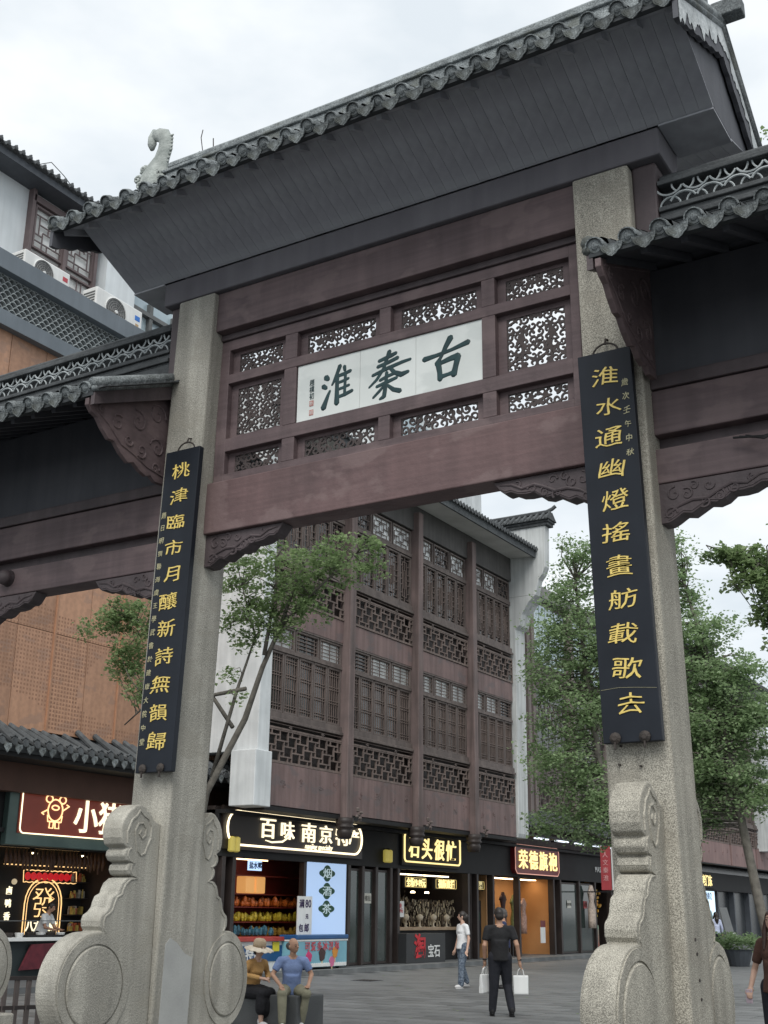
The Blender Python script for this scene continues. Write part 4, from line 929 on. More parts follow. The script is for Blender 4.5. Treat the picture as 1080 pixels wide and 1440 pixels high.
for k in range(900):
    y = rnd.uniform(35.7,40.6); z = rnd.uniform(1.25,2.1)+(.35*rnd.random() if y < 37.3 else 0); x = -21.9+rnd.random()*.3; q = spark if rnd.random() < .3 else spk2
    q.tube([(x,y,z),(x,y+rnd.uniform(-.02,.02),z-rnd.uniform(.05,.16))], rnd.uniform(.008,.02), 4)
o = single('jewellery_strings', spark, pmat('pearl_beads', (.75,.68,.5), (.5,.42,.28), 30, .2), 'pale necklaces and beads hung thickly on the jewellery shop wall', 'jewellery', (-22.5,38,1.2)); o['kind'] = 'stuff'
o = single('jewellery_strings', spk2, pmat('dark_beads', (.2,.16,.11), (.08,.06,.05), 30, .3), 'dark bead strings hung among the pale ones in the jewellery shop', 'jewellery', (-22.5,38,1.2)); o['kind'] = 'stuff'
sp = MB(); 
for y in (36.6,38.4,39.4): sp.ell((-22.2,y,3.0),(.05,.05,.03),8,4)
for k, y in enumerate((36.6,38.4,39.4)):
    single('spot_lamp', MB().lathe([(.02,.06),(.07,.05),(.08,0)], (-22.1,y,2.3), 10), glow('spot_warm', (1,.8,.5), 9), 'small warm spot lamp over the jewellery, %s' % ('above the left necklaces','in the middle of the shop','nearest the red dress-shop sign')[k], 'lamp', (-22.1,y,2.3), 'spot lamps in the jewellery shop')
t = Thing('price_card', 'white card with red print stuck by the necklaces', 'notice', (-21.2,35.9,1.5)); t.part('card', MB().box(-21.24,-21.22,35.7,36.3,1.5,2.0), WPLAST); put_text(t, 'red_print', '特价\n￥19元', .15, pmat('poster_red', (1,0,0)), (-21.21,36.0,1.78), FACE_X, ext=.002, offset=.003)
# dress shop
AMB = pmat('amber_lit_wall', (.55,.3,.13), (.45,.24,.1), 1, .7)
ds = Thing('dress_shop_interior', 'warm amber walls and glazed front of the dress shop under the red sign', 'shop interior', (-22, 45, .1))
ds.part('back_panel', MB().box(-22.8,-22.7,42.0,55.0,.1,3.0), AMB); ds.part('side_panel', MB().box(-22.7,-21.25,42.4,42.5,.1,3.0), AMB); ds.part('side_panel', MB().box(-22.7,-21.2,48.1,48.17,.1,3.0), AMB); ds.part('side_panel', MB().box(-22.7,-21.2,52.4,52.5,.1,3.0), AMB)
ds.part('ceiling_fill_strip', MB().box(-22.0,-21.7,43,47.9,2.95,2.98), glow('dress_shop_fill_glow', (1,.7,.4), 6))  # added glowing ceiling strip, carries the warm light on the amber walls
ds.part('clothes_rail', MB().tube([(-22.1,42.7,1.9),(-22.1,44.4,1.9)], .02, 6), BLACK)
def dress(y, z, h, c, lab, x=-21.7, w=.26):
    q = MB().lathe([(w*.35,h),(w*.5,h*.93),(w*.75,h*.8),(w*.5,h*.62),(w*.8,h*.45),(w*.78,h*.2),(w*.8,0)], (0,0,0), 12)
    q.v = [(p[0]*.55,p[1],p[2]) for p in q.v]
    for s in (1,-1): q.tube([(0,s*w*.5,h*.9),(0,s*w*.95,h*.8)], [.06,.05], 6)
    o = link('dress', q.mesh('dress', (0,0,0), pmat('dress_'+lab.split()[0], c, tuple(v*.55 for v in c), 14, .6), True), None, (x,y,z)); o['label'] = lab; o['category'] = 'dress'; o['group'] = 'dresses on show in the dress shop'
dress(44.75,.95,1.5,(.05,.02,.02),'dark slim dress at the window edge of the dress shop'); dress(45.7,.75,1.6,(.2,.22,.08),'olive green dress with pale collar in the shop window'); dress(46.6,.9,1.35,(.5,.32,.26),'pinkish patterned dress at the right of the shop window')
dress(51.5,1.1,1.75,(.55,.45,.38),'cream sleeveless dress hanging outside the amber wall', -20.75, .34)
for k in range(5): dress(42.9+k*.33,1.0,.85,[(.5,.35,.15),(.3,.2,.1),(.55,.45,.3),(.25,.15,.08),(.5,.3,.2)][k],['ochre','umber','sand','brown','tan'][k]+' garment on the rail of the dress shop',-22.1,.2)
t = Thing('wooden_stand', 'low dark slatted wooden stand in the dress shop window', 'stand', (-21.5,44.7,.1)); t.part('top', MB().box(-21.7,-21.35,44.2,45.4,.95,1.0), DARKW)
for k in range(5): t.part('slat', MB().box(-21.6,-21.45,44.25+k*.26,44.33+k*.26,.1,.95), DARKW)
t = Thing('price_card', 'red and white card in the dress shop window', 'notice', (-21.1,47.2,.6)); t.part('card', MB().box(-21.14,-21.12,46.95,47.4,.55,1.15), WPLAST); t.part('red_band', MB().box(-21.12,-21.115,46.95,47.4,1.15,1.4), RED)
# next shop
put_text(shop, 'sign_lettering', 'MASTERS', .34, WPLAST, (-20.9,53.2,3.55), FACE_X, ext=.01, space=1.1)
t = Thing('leaf_display', 'orange and yellow maple leaf display behind the glass of the last shop', 'display', (-21.6,53.4,.1)); q = MB()
for k in range(90): y, z = rnd.gauss(53.4,.4), rnd.gauss(2.0,.35); q.prism([(y,z),(y+.1,z+.05),(y+.06,z+.13),(y-.04,z+.1)], -21.5-rnd.random()*.2, -21.49)
t.part('leaves', q, pmat('maple_orange', (.6,.22,.02), (.55,.4,.04), 6, .5), stuff=True); t.part('panel', MB().box(-21.9,-21.85,52.6,54.3,.1,2.8), pmat('teal_panel', (.03,.07,.07), None, 2)); t.part('poster', MB().box(-21.5,-21.46,52.7,54.0,.15,1.2), pmat('mint_poster', (.2,.4,.3), (.5,.15,.12), 2.5, .6))
t = Thing('gem_poster', 'round green emblem on a poster beyond the jewellery counter', 'poster', (-21.3,41.6,1.2)); t.part('sheet', MB().box(-21.4,-21.37,41.2,42.2,.6,2.1), BLACK); t.part('ring', MB().tube([(-21.36,41.7+.3*math.cos(a/3),1.55+.32*math.sin(a/3)) for a in range(20)], .035, 6), GREEN); 
# awning strip lights over shop 3
for k in range(5):
    single('strip_lamp', MB().box(-20.2,-20.05,44.5+k*2.0,45.6+k*2.0,4.42,4.47), glow('cold_strip', (.8,.88,1), 1.2), ['first','second','third','fourth','fifth'][k]+' white strip lamp along the canopy right of the white end wall', 'lamp', (-20.1,45+k*2,4.42), 'strip lamps along the canopy')
can = Thing('shop_canopy', 'thin black canopy rail running right from the white end wall', 'canopy', (-20.2,50,4.3)); can.part('rail', MB().box(-20.35,-20.0,43.6,56,4.48,4.56), BLACK); 
for y in (44.0,48.0,52.0,55.5): can.part('bracket', MB().bar((-20.2,y,4.5),(-21,y,4.5),.05), BLACK)

# ---- third building: brown pilasters, glass and a low tiled skirt
b3 = Thing('brown_glazed_building', 'tall brown building with vertical fins and pale glass behind the green tree', 'building', (-21.5, 52, 0))
BR = pmat('brown_render', (.13,.105,.1), (.1,.08,.078), 1, .7, .2, 12, .15)
w3 = b3.part('wall', MB().box(-30,-21.3,43.6,60,4.3,14.9), BR, bevel=.01)
b3.part('parapet', MB().box(-30,-21.0,43.6,60,14.9,15.4), pmat('grey_parapet', (.25,.25,.24), (.19,.19,.185), 1, .8, .1, 10, .15))
for k, y in enumerate((44.6,46.0,46.5,50.8,55.1,59.4)): b3.part('fin', MB().box(-21.3,-20.95,y,y+.28,4.6,14.9), pmat('fin_brown', (.2,.165,.155), (.15,.125,.12), 1, .7, .1, 10, .2), bevel=.01)
for k in range(3):
    y0 = 47.2+k*4.3
    for j in range(5):
        fz_ = b3.part('window', MB().box(-21.35,-21.2,y0+j*.68,y0+j*.68+.6,12.0,14.6), GLASSB if k < 2 else PANE)
    for j in range(5): b3.part('window', MB().box(-21.35,-21.2,y0+j*.68,y0+j*.68+.6,8.2,10.8), PANE)
for z in (5.9,9.3): 
    for k in range(3): b3.inst('balustrade_lattice', once('b3fret', lambda: bar_panel(3.5,1.0,fret(3.5,1.0),.06,.05).mesh('balustrade_lattice',(0,0,0),TIMBER)), (-21.2,47.2+k*4.3,z))
eave_tiles(b3, -20.3, 43.8, 57, 4.95, -21.3, 5.7, 'skirt_tiles', .24)
# ---- far shophouse
b4 = Thing('far_shophouse', 'distant pinkish timber building with lattice balconies beyond the right pillar', 'building', (-20, 72, 0))
PINK = pmat('pink_grey_fascia', (.25,.165,.155), (.2,.13,.125), 1, .7, .1, 8, .15)
shophouse(b4, -20.0, [60.0,65.4,70.8,76.2,81.6], posts=False, wall=PINK)
b4.part('roof', MB().prism([(-18.9,15.2),(-18.9,15.4),(-25,17.6),(-25,15.2)], 59.8, 82, 'y'), TILE_D)
for y in (76.9,): b4.part('end_pier', MB().box(-20.3,-19.4,y,y+1.5,5.4,15.4), WHITEC, bevel=.02)
b4.part('ground_floor', MB().box(-24,-21.2,58,100,.1,4.3), pmat('far_shop_dark', (.02,.024,.028), (.05,.055,.06), .5, .25))
b4.part('floor_slab', MB().box(-24,-20.0,58,100,4.3,4.36), BLACK)
b4.part('sign_band', MB().box(-21.2,-20.8,60,90,3.0,3.95), BLACK)
for k in range(9): b4.part('shop_post', MB().box(-21.2,-20.9,61+k*3.2,61.2+k*3.2,.1,3.0), CHAR)
t = Thing('shop_sign', 'small yellow lettered sign on the dark shop beyond the right pillar', 'sign', (-20.7,67.9,3.3)); t.part('sign_board', MB().box(-20.8,-20.72,66.2,69.8,3.1,3.9), BLACK); put_text(t, 'lit_character', '老门东', .6, GLOWY, (-20.7,68.2,3.5), FACE_X, ext=.01, offset=.01)
t = Thing('advert_screen', 'tall lit pale blue advertising panel beside the far shop door', 'screen', (-20.8,68.2,.2)); t.part('frame', MB().box(-20.85,-20.75,66.9,69.6,.2,3.0), BLACK); t.part('screen', MB().box(-20.75,-20.74,67.0,69.5,1.5,2.95), glow('pale_advert', (.6,.8,.95), .9)); t.part('picture', MB().ell((-20.7,68.3,1.2),(.05,.6,.8),10,6), pmat('teal_print', (.06,.2,.24), (.3,.4,.4), 3, .5)); put_text(t, 'heading', '自助美食', .4, FD, (-20.73,68.2,2.7), FACE_X, ext=.004, offset=.008); put_text(t, 'subheading', '新品', .34, pmat('tag_yellow', (.7,.6,.04)), (-20.73,68.0,2.3), FACE_X, ext=.004, offset=.008)
t = Thing('easel_sign', 'narrow leaning display stand with pale lettering under the advertising panel', 'sign', (-19.6,68.6,.1)); t.part('board', MB().hexa([(-19.6,67.6,.1),(-19.6,69.2,.1),(-19.55,69.2,.1),(-19.55,67.6,.1)],[(-19.9,67.2,2.1),(-19.9,68.6,2.1),(-19.85,68.6,2.1),(-19.85,67.2,2.1)]), GREYP); put_text(t, 'character', '豆腐', .6, WPLAST, (-19.55,68.4,.55), FACE_X, ext=.004, offset=.01)

# ---- glass storey and white block behind the shophouse roof
gb = Thing('glass_penthouse', 'pale glass storey and white wall showing above the tiled eave', 'building', (-25, 46, 0))
gb.part('wall', MB().box(-32,-25.0,40.5,50,15,23), WHITE); 
for k in range(4): gb.part('window', MB().box(-25.05,-24.9,41+k*1.25,42.1+k*1.25,18,22.5), GLASSB)
gb.part('corner_pier', MB().box(-25.2,-24.4,46.2,47.2,15,22), WHITE)

# ================================================================== left building
lb_ = Thing('perforated_panel_building', 'building clad in orange brown perforated metal panels with a tiled skirt over its shops', 'building', (-22, 22, 0))
COP = pmat('copper_brown_panel', (.42,.235,.145), (.31,.175,.115), .3, .5, .12, 40, .1, speck=.06, sscale=9, jit=.14, blot=.55, blotc=(.27,.17,.125))
lb_.part('wall', MB().box(-32,-22.12,10,28.6,4.2,17.2), pmat('behind_panel', (.1,.05,.035), None, 2))
pm = MB().box(-.03,.03,.008,1.152,.008,2.392)
me = pm.mesh('metal_panel', (0,0,0), COP); hol = MB()
for i in range(13):
    for j in range(8): pass
for i in range(15):
    for j in range(4): lb_.inst('metal_panel', me, (-22.0+rnd.uniform(-.004,.004), 11.3+i*1.16, 5.62+j*2.4))
# perforations: small dark holes set in rows on the panels in view
ph = MB()
for y in np.arange(18.6, 25.4, .1):
    for z in np.arange(5.75, 9.2, .1):
        if math.sin(y*1.3+z*.9)+math.sin(z*2.1-y*.7) > -.35:
            ph.add([(-21.966,y-.028,z-.022),(-21.966,y+.022,z-.022),(-21.966,y+.022,z+.028),(-21.966,y-.028,z+.028)], [(0,1,2,3)])
lb_.part('perforations', ph, pmat('hole_dark', (.3,.165,.105), None, 3), stuff=True)
for y in (17.1,20.58,22.9,25.2): lb_.part('panel_rib', MB().box(-21.97,-21.93,y-.02,y+.02,5.6,15.2), pmat('copper_rib', (.42,.22,.13), None, 3, .5))
BAND = pmat('slate_metal_band', (.15,.175,.2), (.125,.148,.17), 1, .6, .05, 8, .06)
lb_.part('lower_band', MB().box(-22.3,-21.75,10,28.6,15.1,15.5), BAND, bevel=.01); lb_.part('upper_band', MB().box(-23.2,-21.75,10,28.6,16.55,17.05), BAND, bevel=.01)
lb_.part('screen_back', MB().box(-22.3,-22.2,10,28.6,15.5,16.55), pmat('dark_screen_back', (.07,.08,.09), None, 3))  # dark backing sheet behind the fish-scale tiles
sc_ = MB(); row = 0; z = 15.5
while z < 16.55:
    y = 15.0+(.11 if row % 2 else 0)
    while y < 25.0:
        pts = [(y+.11*math.cos(R(t)), min(16.55, z+.115*math.sin(R(t)))) for t in (0,30,60,90,120,150,180)]
        for (a, b), (c, d) in zip(pts[:-1], pts[1:]): sc_.hexa([(-22.2,a,b-.011),(-21.98,a,b-.011),(-21.98,c,d-.011),(-22.2,c,d-.011)],[(-22.2,a,b+.011),(-21.98,a,b+.011),(-21.98,c,d+.011),(-22.2,c,d+.011)])
        y += .22
    z += .115; row += 1
lb_.part('fish_scale_tiles', sc_, MORTAR, stuff=True)
# skirt roof with individual drip tiles
sk = lb_.part('skirt_roof', MB().prism([(-21.1,5.06),(-22.1,5.62),(-22.1,5.0),(-21.2,4.95)], 12, 28.8, 'y'), TILE_D)
def skirt_tile():
    q = MB(); q.lathe([(.085,.0),(.09,.03),(.085,.06)], (0,0,0), 12, 'x'); q.tube([(0,0,.01),(-.9,0,.52)], [.08,.07], 8)
    q.tube([(.02,-.1,.07),(.03,-.02,.13),(.02,.08,.09)], .025, 6); return q.mesh('round_eave_tile', (0,0,0), TILE_D)
def skirt_drip():
    q = MB(); pl_ = [(-.11,0),(.11,0),(.1,-.09),(.055,-.15),(0,-.21),(-.055,-.15),(-.1,-.09)]; q.prism(pl_, 0, .02); q.tube([(.02,a*.7,b*.75-.02) for a,b in pl_[2:]+[pl_[1]]], .008, 5); return q.mesh('drip_tile', (0,0,0), TILE)
m1, m2 = skirt_tile(), skirt_drip(); y = 17.5
while y < 28.7:
    for me_, nm, dy, dz in ((m1,'round_eave_tile',0,.1),(m2,'drip_tile',.17,.06)):
        o = lb_.inst(nm, me_, (-21.08+rnd.uniform(-.02,.02), y+dy, 5.1+dz-.06+rnd.uniform(-.015,.015)), sk); o.rotation_euler = (rnd.uniform(-.08,.08), rnd.uniform(-.1,.1), 0)
    y += .34
lb_.part('shop_soffit', MB().box(-22.2,-21.25,12,28.7,4.85,4.95), BLACK); lb_.part('shop_fascia', MB().box(-22.8,-22.5,10,26.2,3.0,4.9), BLACK, bevel=.01)
lb_.part('shop_end_wall', MB().box(-25.5,-22.3,24.3,24.5,.1,4.9), DARKW); lb_.part('shop_back', MB().box(-25.8,-25.6,14,24.4,.1,4.9), pmat('dim_back_wall', (.05,.035,.03), None, 1)); lb_.part('shop_ceiling', MB().box(-25.6,-22.4,14,26,3.3,3.4), BLACK)
lb_.part('shop_pier', MB().box(-22.6,-22.2,24.3,26.2,.1,4.9), DARKW)
for y in (24.75,25.3,25.8): lb_.part('glass_door', MB().box(-22.18,-22.14,y-.22,y+.22,.2,3.0), PANE)
# upper white building
ub = Thing('white_upper_building', 'white walled building with dark lattice windows and a tiled eave above the slate band', 'building', (-24, 21, 0))
WTH = pmat('bright_white_render', (.68,.72,.74), (.6,.64,.66), 1, .85, .1, 15, .06)
uw = ub.part('wall', MB().box(-32,-24.0,8,24.0,15,21.0), WTH)
ub.part('window_backing', MB().box(-24.0,-23.97,20.1,22.5,17,20.9), WPLAST, uw)
LG = pmat('grey_lattice_wood', (.15,.115,.115), (.11,.085,.088), 2, .6, .1)
for i, (y0, y1, z0, z1) in enumerate(((20.12,21.25,19.1,20.45),(21.4,22.45,19.1,20.45),(20.12,21.25,17.0,18.95),(21.4,22.45,17.0,18.95))):
    w_, h_ = y1-y0, z1-z0
    fo = ub.part('window', ring_box(w_, h_, .06, .1), LG, local=True); fo.location = Vector((-23.9,y0,z0))-ub.loc
    B = [(0,.2*h_,w_,.2*h_),(0,.8*h_,w_,.8*h_),(w_*.33,0,w_*.33,h_*.45),(w_*.66,h_*.55,w_*.66,h_),(w_*.33,h_*.45,w_*.8,h_*.45),(w_*.2,h_*.6,w_*.66,h_*.6),(w_*.2,h_*.35,w_*.2,h_*.8),(w_*.8,h_*.2,w_*.8,h_*.65),(0,h_*.35,w_*.33,h_*.35),(w_*.66,h_*.65,w_,h_*.65),(w_*.5,h_*.45,w_*.5,h_*.6),(w_*.5,0,w_*.5,h_*.2),(w_*.5,h_*.8,w_*.5,h_)]
    ub.part('window_lattice', bar_panel(w_, h_, B, .03, .035), LG, fo, local=True)
for y in (20.0,21.3,22.5): ub.part('window_post', MB().box(-24.0,-23.8,y-.06,y+.06,16.9,20.9), LG)
ub.part('white_pier', MB().box(-24.0,-23.6,22.75,24.0,15,20.9), WTH)
ub.part('window_head', MB().box(-24.0,-23.8,20,22.6,20.5,20.7), LG)
ub.part('glass_window', MB().box(-24.1,-24.05,24.0,26.2,15,20.3), GLASSB)
for y in (24.05,25.1,26.2): ub.part('window_frame', MB().box(-24.05,-23.9,y-.07,y+.07,15,20.4 if y < 25 else 19.6), GREYP)
ub.part('window_frame', MB().box(-24.05,-23.88,24.05,26.2,19.1,19.24), GREYP)
ub.part('eave_board', MB().box(-24.2,-23.3,8,22.9,20.85,21.05), CHAR)
eave_tiles(ub, -23.2, 8, 23.0, 21.15, -26, 22.3, 'tile_rows', .26)
ub.part('roof_wire', MB().tube([(-23.3,19.6,21.25),(-23.3,20.0,21.55),(-23.3,20.5,21.4),(-23.3,20.9,21.2)], .012, 5), BLACK)
# air conditioners
def aircon(y0, w, h, label):
    T = Thing('air_conditioner', label, 'air conditioner', (-22.6, y0+w/2, 17.05), 'air conditioner units on the slate band')
    x0, x1 = -23.0, -22.45; z0 = 17.12
    T.part('casing', MB().box(x0,x1,y0,y0+w,z0,z0+h), WPLAST, bevel=.03)
    cy, cz, r_ = y0+w*.42, z0+h*.5, h*.43
    T.part('fan_ring', MB().lathe([(r_*1.04,0),(r_*1.06,.02),(r_,.03),(r_*.97,.0)], (x1,cy,cz), 28, 'x'), WPLAST)
    fg = T.part('fan_grille', MB().lathe([(r_*.97,.004),(r_*.3,.012),(.001,.012)], (x1,cy,cz), 28, 'x'), GREYP)
    gr = MB()
    for k in range(5): gr.tube([(x1+.025,cy+r_*(.25+.17*k)*math.cos(a*.3),cz+r_*(.25+.17*k)*math.sin(a*.3)) for a in range(22)], .006, 4)
    for a in range(12): gr.bar((x1+.02,cy,cz),(x1+.02,cy+r_*.96*math.cos(a*math.pi/6),cz+r_*.96*math.sin(a*math.pi/6)),.008)
    T.part('wire_guard', gr, pmat('guard_grey', (.3,.3,.3), None, 3, .5), fg); T.part('hub', MB().lathe([(r_*.14,0),(r_*.12,.04)], (x1+.01,cy,cz), 14, 'x'), WPLAST, fg)
    lv = MB()
    for k in range(9): lv.box(x0+.06,x1-.06,y0-.012,y0,z0+h*(.1+.09*k),z0+h*(.14+.09*k))
    T.part('louvre', lv, GREYP, stuff=True)
    T.part('badge', MB().box(x1,x1+.005,y0+w*.84,y0+w*.95,z0+h*.62,z0+h*.78), pmat('badge_blue', (.05,.2,.6), None, 3) if h > .86 else pmat('badge_red', (.5,.08,.1), None, 3)); T.part('sticker', MB().box(x1,x1+.004,y0+w*.86,y0+w*.93,z0+h*.42,z0+h*.52), pmat('sticker_tan', (.5,.35,.2), None, 3))
    T.part('feet', MB().box(x0+.1,x1-.1,y0+.1,y0+w-.1,17.05,z0), GREYP)
aircon(18.75, 1.6, .8, 'smaller white air conditioner with a red badge standing before the lattice windows'); aircon(21.35, 1.85, .95, 'larger white air conditioner with a blue badge standing below the white pier')

# ---- snack shop under the skirt roof
ss = Thing('shop_sign', 'maroon lightbox sign with a pig outline in a slanted green metal frame', 'sign', (-22.3, 22, 3.1))
GM = pmat('green_grey_metal', (.08,.12,.11), (.05,.08,.075), 1, .4, metal=.3)
ss.part('frame', MB().box(-22.5,-22.32,20.05,25.0,3.02,4.5), GM, bevel=.02)
MG = pmat('maroon_lightbox', (.18,.025,.015), (.1,.015,.01), 1.0, .35, emit=(.8,.12,.04), es=.05)
ss.part('panel', MB().box(-22.32,-22.29,20.35,24.85,3.3,4.32), MG); neon_rect(ss, -22.28, 20.4, 24.9, 3.3, 4.34, .12, .016, GLOWW)
pig = MB(); P = lambda a,b: (-22.27, 21.45+a*.72, 3.82+b*.6)
for pts in ([P(.33*math.cos(t/3),.1+.42*math.sin(t/3)*(1)) for t in range(20)],[P(-.3+.15*math.cos(t/2.5),.52+.14*math.sin(t/2.5)) for t in range(17)],[P(.3+.15*math.cos(t/2.5),.52+.14*math.sin(t/2.5)) for t in range(17)],[P(.16*math.cos(t/2.5),.2+.09*math.sin(t/2.5)) for t in range(17)],
            [P(-.33,.1),P(-.6,-.05),P(-.5,-.1)],[P(.33,.1),P(.62,.3),P(.5,.35)],[P(-.2,-.32),P(-.22,-.6),P(-.05,-.6),P(-.03,-.35)],[P(.2,-.32),P(.22,-.6),P(.05,-.6),P(.03,-.35)],[P(-.33,-.1),P(-.3,-.35),P(.3,-.35),P(.33,-.1)]): pig.tube(pts, .018, 5)
ss.part('neon_pig', pig, glow('orange_white_neon', (1,.62,.3), 1.2))
for k, ch in enumerate('小猪坊'): put_text(ss, 'lit_character', ch, .84, GLOWWH, (-22.27,22.5+.84*k,3.8), FACE_X, ext=.02, offset=.008)
put_text(ss, 'small_lettering', '民国美味坊', .17, GLOWWH, (-22.28,24.0,3.15), FACE_X, ext=.005, offset=.004)
nt = Thing('shop_back_board', 'black neon menu boards inside the snack shop behind the vendors', 'menu board', (-24, 21, 1)); 
NEO = glow('thin_amber_neon', (1,.62,.26), 1.0)
nt.part('board', MB().box(-24.1,-24.0,18,25,.9,3.25), BLACK)
for z, y0, y1 in ((3.08,18.5,24),(2.66,18.5,21.3),(2.66,21.5,24.6)): nt.part('neon_line', MB().tube([(-23.9,y0,z),(-23.9,y1,z)], .014, 5), NEO)
arch = [(-23.95,22.35+1.0*0,.95)]+[(-23.95,22.95-.62*math.cos(t*math.pi/12),1.75+.62*math.sin(t*math.pi/12)) for t in range(13)]+[(-23.95,23.57,.95)]
arch[0] = (-23.95,22.33,.95); nt.part('neon_arch', MB().tube(arch, .016, 5), NEO); nt.part('neon_arch', MB().tube([(p[0],22.95+(p[1]-22.95)*.86,p[2] if p[2] < 1 else 1.75+(p[2]-1.75)*.86) for p in arch], .01, 5), NEO)
put_text(nt, 'neon_character', '發', .8, NEO, (-23.95,22.95,1.78), FACE_X, ext=.01, offset=-.01); put_text(nt, 'lit_character', '八方来财', .26, GLOWWH, (-23.95,22.95,1.22), FACE_X, ext=.01, offset=.004)
sc2 = []; 
for k in range(9): nt.part('red_bulb_cap', MB().lathe([(.1,0),(.085,.03)], (-23.9,22.3+k*.19,2.4), 12, 'x'), glow('red_letter_disc', (.8,.02,.03), .35))
nt.part('neon_scallop', MB().tube([(-23.9,22.15+.0475*q,2.4+(.13+.02*abs(math.sin(q*.785)))) for q in range(39)]+[(-23.9,23.98-.0475*q,2.4-(.13+.02*abs(math.sin(q*.785)))) for q in range(39)]+[(-23.9,22.15,2.53)], .011, 5), NEO)
for y0, y1, z0, z1 in ((20.45,21.35,1.2,2.25),(20.6,21.2,1.95,2.15)): neon_rect(nt, -23.9, y0, y1, z0, z1, .03, .012, NEO)
for y, z, ch in ((21.75,2.05,'卤'),(21.75,1.75,'鸭'),(21.75,1.45,'香'),(20.05,2.0,'大'),(20.9,2.05,'小猪')): put_text(nt, 'lit_character', ch, .2, GLOWWH, (-23.9,y,z), FACE_X, ext=.01, offset=.004)
for y, z in ((19.9,2.2),(21.7,2.25)): nt.part('bulb', MB().ell((-23.7,y,z),(.07,.07,.07),10,6), pmat('dim_bulb', (.5,.45,.35), None, 3, emit=(1,.8,.5), es=.3))
nt.part('screen', MB().box(-23.95,-23.92,20.6,21.1,1.3,1.85), glow('blue_screen', (.25,.5,.75), .6))
dk = Thing('hanging_ducks', 'dark roast ducks and sausages hanging from the rail in the snack shop', 'food', (-23,22.6,2.5)); q = MB()
for k in range(26):
    y = 20.9+k*.13+rnd.uniform(-.03,.03); q.tube([(-23.2,y,3.0),(-23.2,y,2.9),(-23.2,y+.02,2.75),(-23.2,y,2.6-rnd.random()*.12)], [.01,.03,.055,.02], 6)
dk.part('ducks', q, pmat('roast_brown', (.12,.05,.02), (.05,.02,.012), 9, .35), stuff=True)
ct = Thing('snack_counter', 'white topped serving counter with red cloth below in the snack shop', 'counter', (-22.4,21,0)); ct.part('counter_top', MB().box(-23.0,-22.1,16,24.2,.92,1.0), WPLAST, bevel=.01); ct.part('front', MB().box(-22.9,-22.25,16,24.2,.1,.92), pmat('dark_teal_front', (.02,.03,.032), None, 2))
ct.part('red_cloth', MB().prism([(21.0,.85),(22.0,.88),(22.3,.35),(20.7,.3)], -22.2, -22.12), pmat('wine_cloth', (.12,.02,.03), (.07,.012,.02), 6, .8)); ct.part('glass_guard', MB().box(-22.3,-22.29,17,24,1.35,1.37), GREYP); ct.part('tray', MB().box(-22.8,-22.2,20.9,22.6,1.0,1.05), BLACK)
for k in range(6): single('food_tray', MB().lathe([(.08,0),(.11,.09),(.1,.1)], (-22.4,20.5+k*.32,1.0), 10), WPLAST if k % 2 else IRON, ('pale','dark')[(k+1) % 2]+' food tub on the snack counter, '+['leftmost','second','third','fourth','fifth','rightmost'][k]+' of six', 'tub', (-22.4,20.5+k*.32,1.0), 'food tubs on the snack counter')

# ================================================================== trees
LEAF = leafmat('ginkgo_leaves', (.15,.22,.11), (.28,.39,.2), (.44,.54,.35))
LEAFL = leafmat('fresh_leaves', (.12,.18,.08), (.22,.31,.14), (.38,.46,.25))
def leaves_mesh(name, cents, per, spread, size, seed, flat=.55):
    rg = np.random.default_rng(seed); C_ = np.repeat(np.array(cents)[:, :3], per, axis=0); R_ = np.repeat(np.array([c[3] for c in cents]), per)
    n_ = len(C_); d = rg.normal(size=(n_,3)); d /= np.linalg.norm(d, axis=1)[:,None]; r_ = rg.random(n_)**.45
    P = C_+d*(r_*R_)[:,None]*np.array([1,1,flat])
    P[:,2] -= .12*R_*(np.hypot(d[:,0],d[:,1])*r_)
    a = rg.random(n_)*2*np.pi; tl = rg.normal(0,.55,n_); s_ = size*rg.uniform(.45,1.45,n_)
    ux = np.stack([np.cos(a),np.sin(a),tl*.7],1); ux /= np.linalg.norm(ux,axis=1)[:,None]
    w = rg.normal(size=(n_,3))*.5+np.array([0,0,1]); v = np.cross(w, ux); v /= np.linalg.norm(v,axis=1)[:,None]
    nrm = np.cross(ux, v)
    # fan-shaped leaf: stem point, two wings, notch lifted
    p0 = P; p1 = P+(ux*.9+v*.75)*s_[:,None]*.5; p2 = P+ux*s_[:,None]*.62+nrm*s_[:,None]*.12; p3 = P+(ux*.9-v*.75)*s_[:,None]*.5
    V = np.stack([p0,p1,p2,p3],1).reshape(-1,3); me = bpy.data.meshes.new(name)
    me.vertices.add(len(V)); me.vertices.foreach_set('co', V.astype(np.float32).ravel())
    k = np.arange(n_)*4; tri = np.stack([k,k+1,k+2,k,k+2,k+3],1).ravel()
    me.loops.add(len(tri)); me.loops.foreach_set('vertex_index', tri.astype(np.int32)); me.polygons.add(n_*2)
    me.polygons.foreach_set('loop_start', np.arange(0,n_*6,3).astype(np.int32)); me.polygons.foreach_set('loop_total', np.full(n_*2,3,np.int32)); me.update(); me.validate(); return me
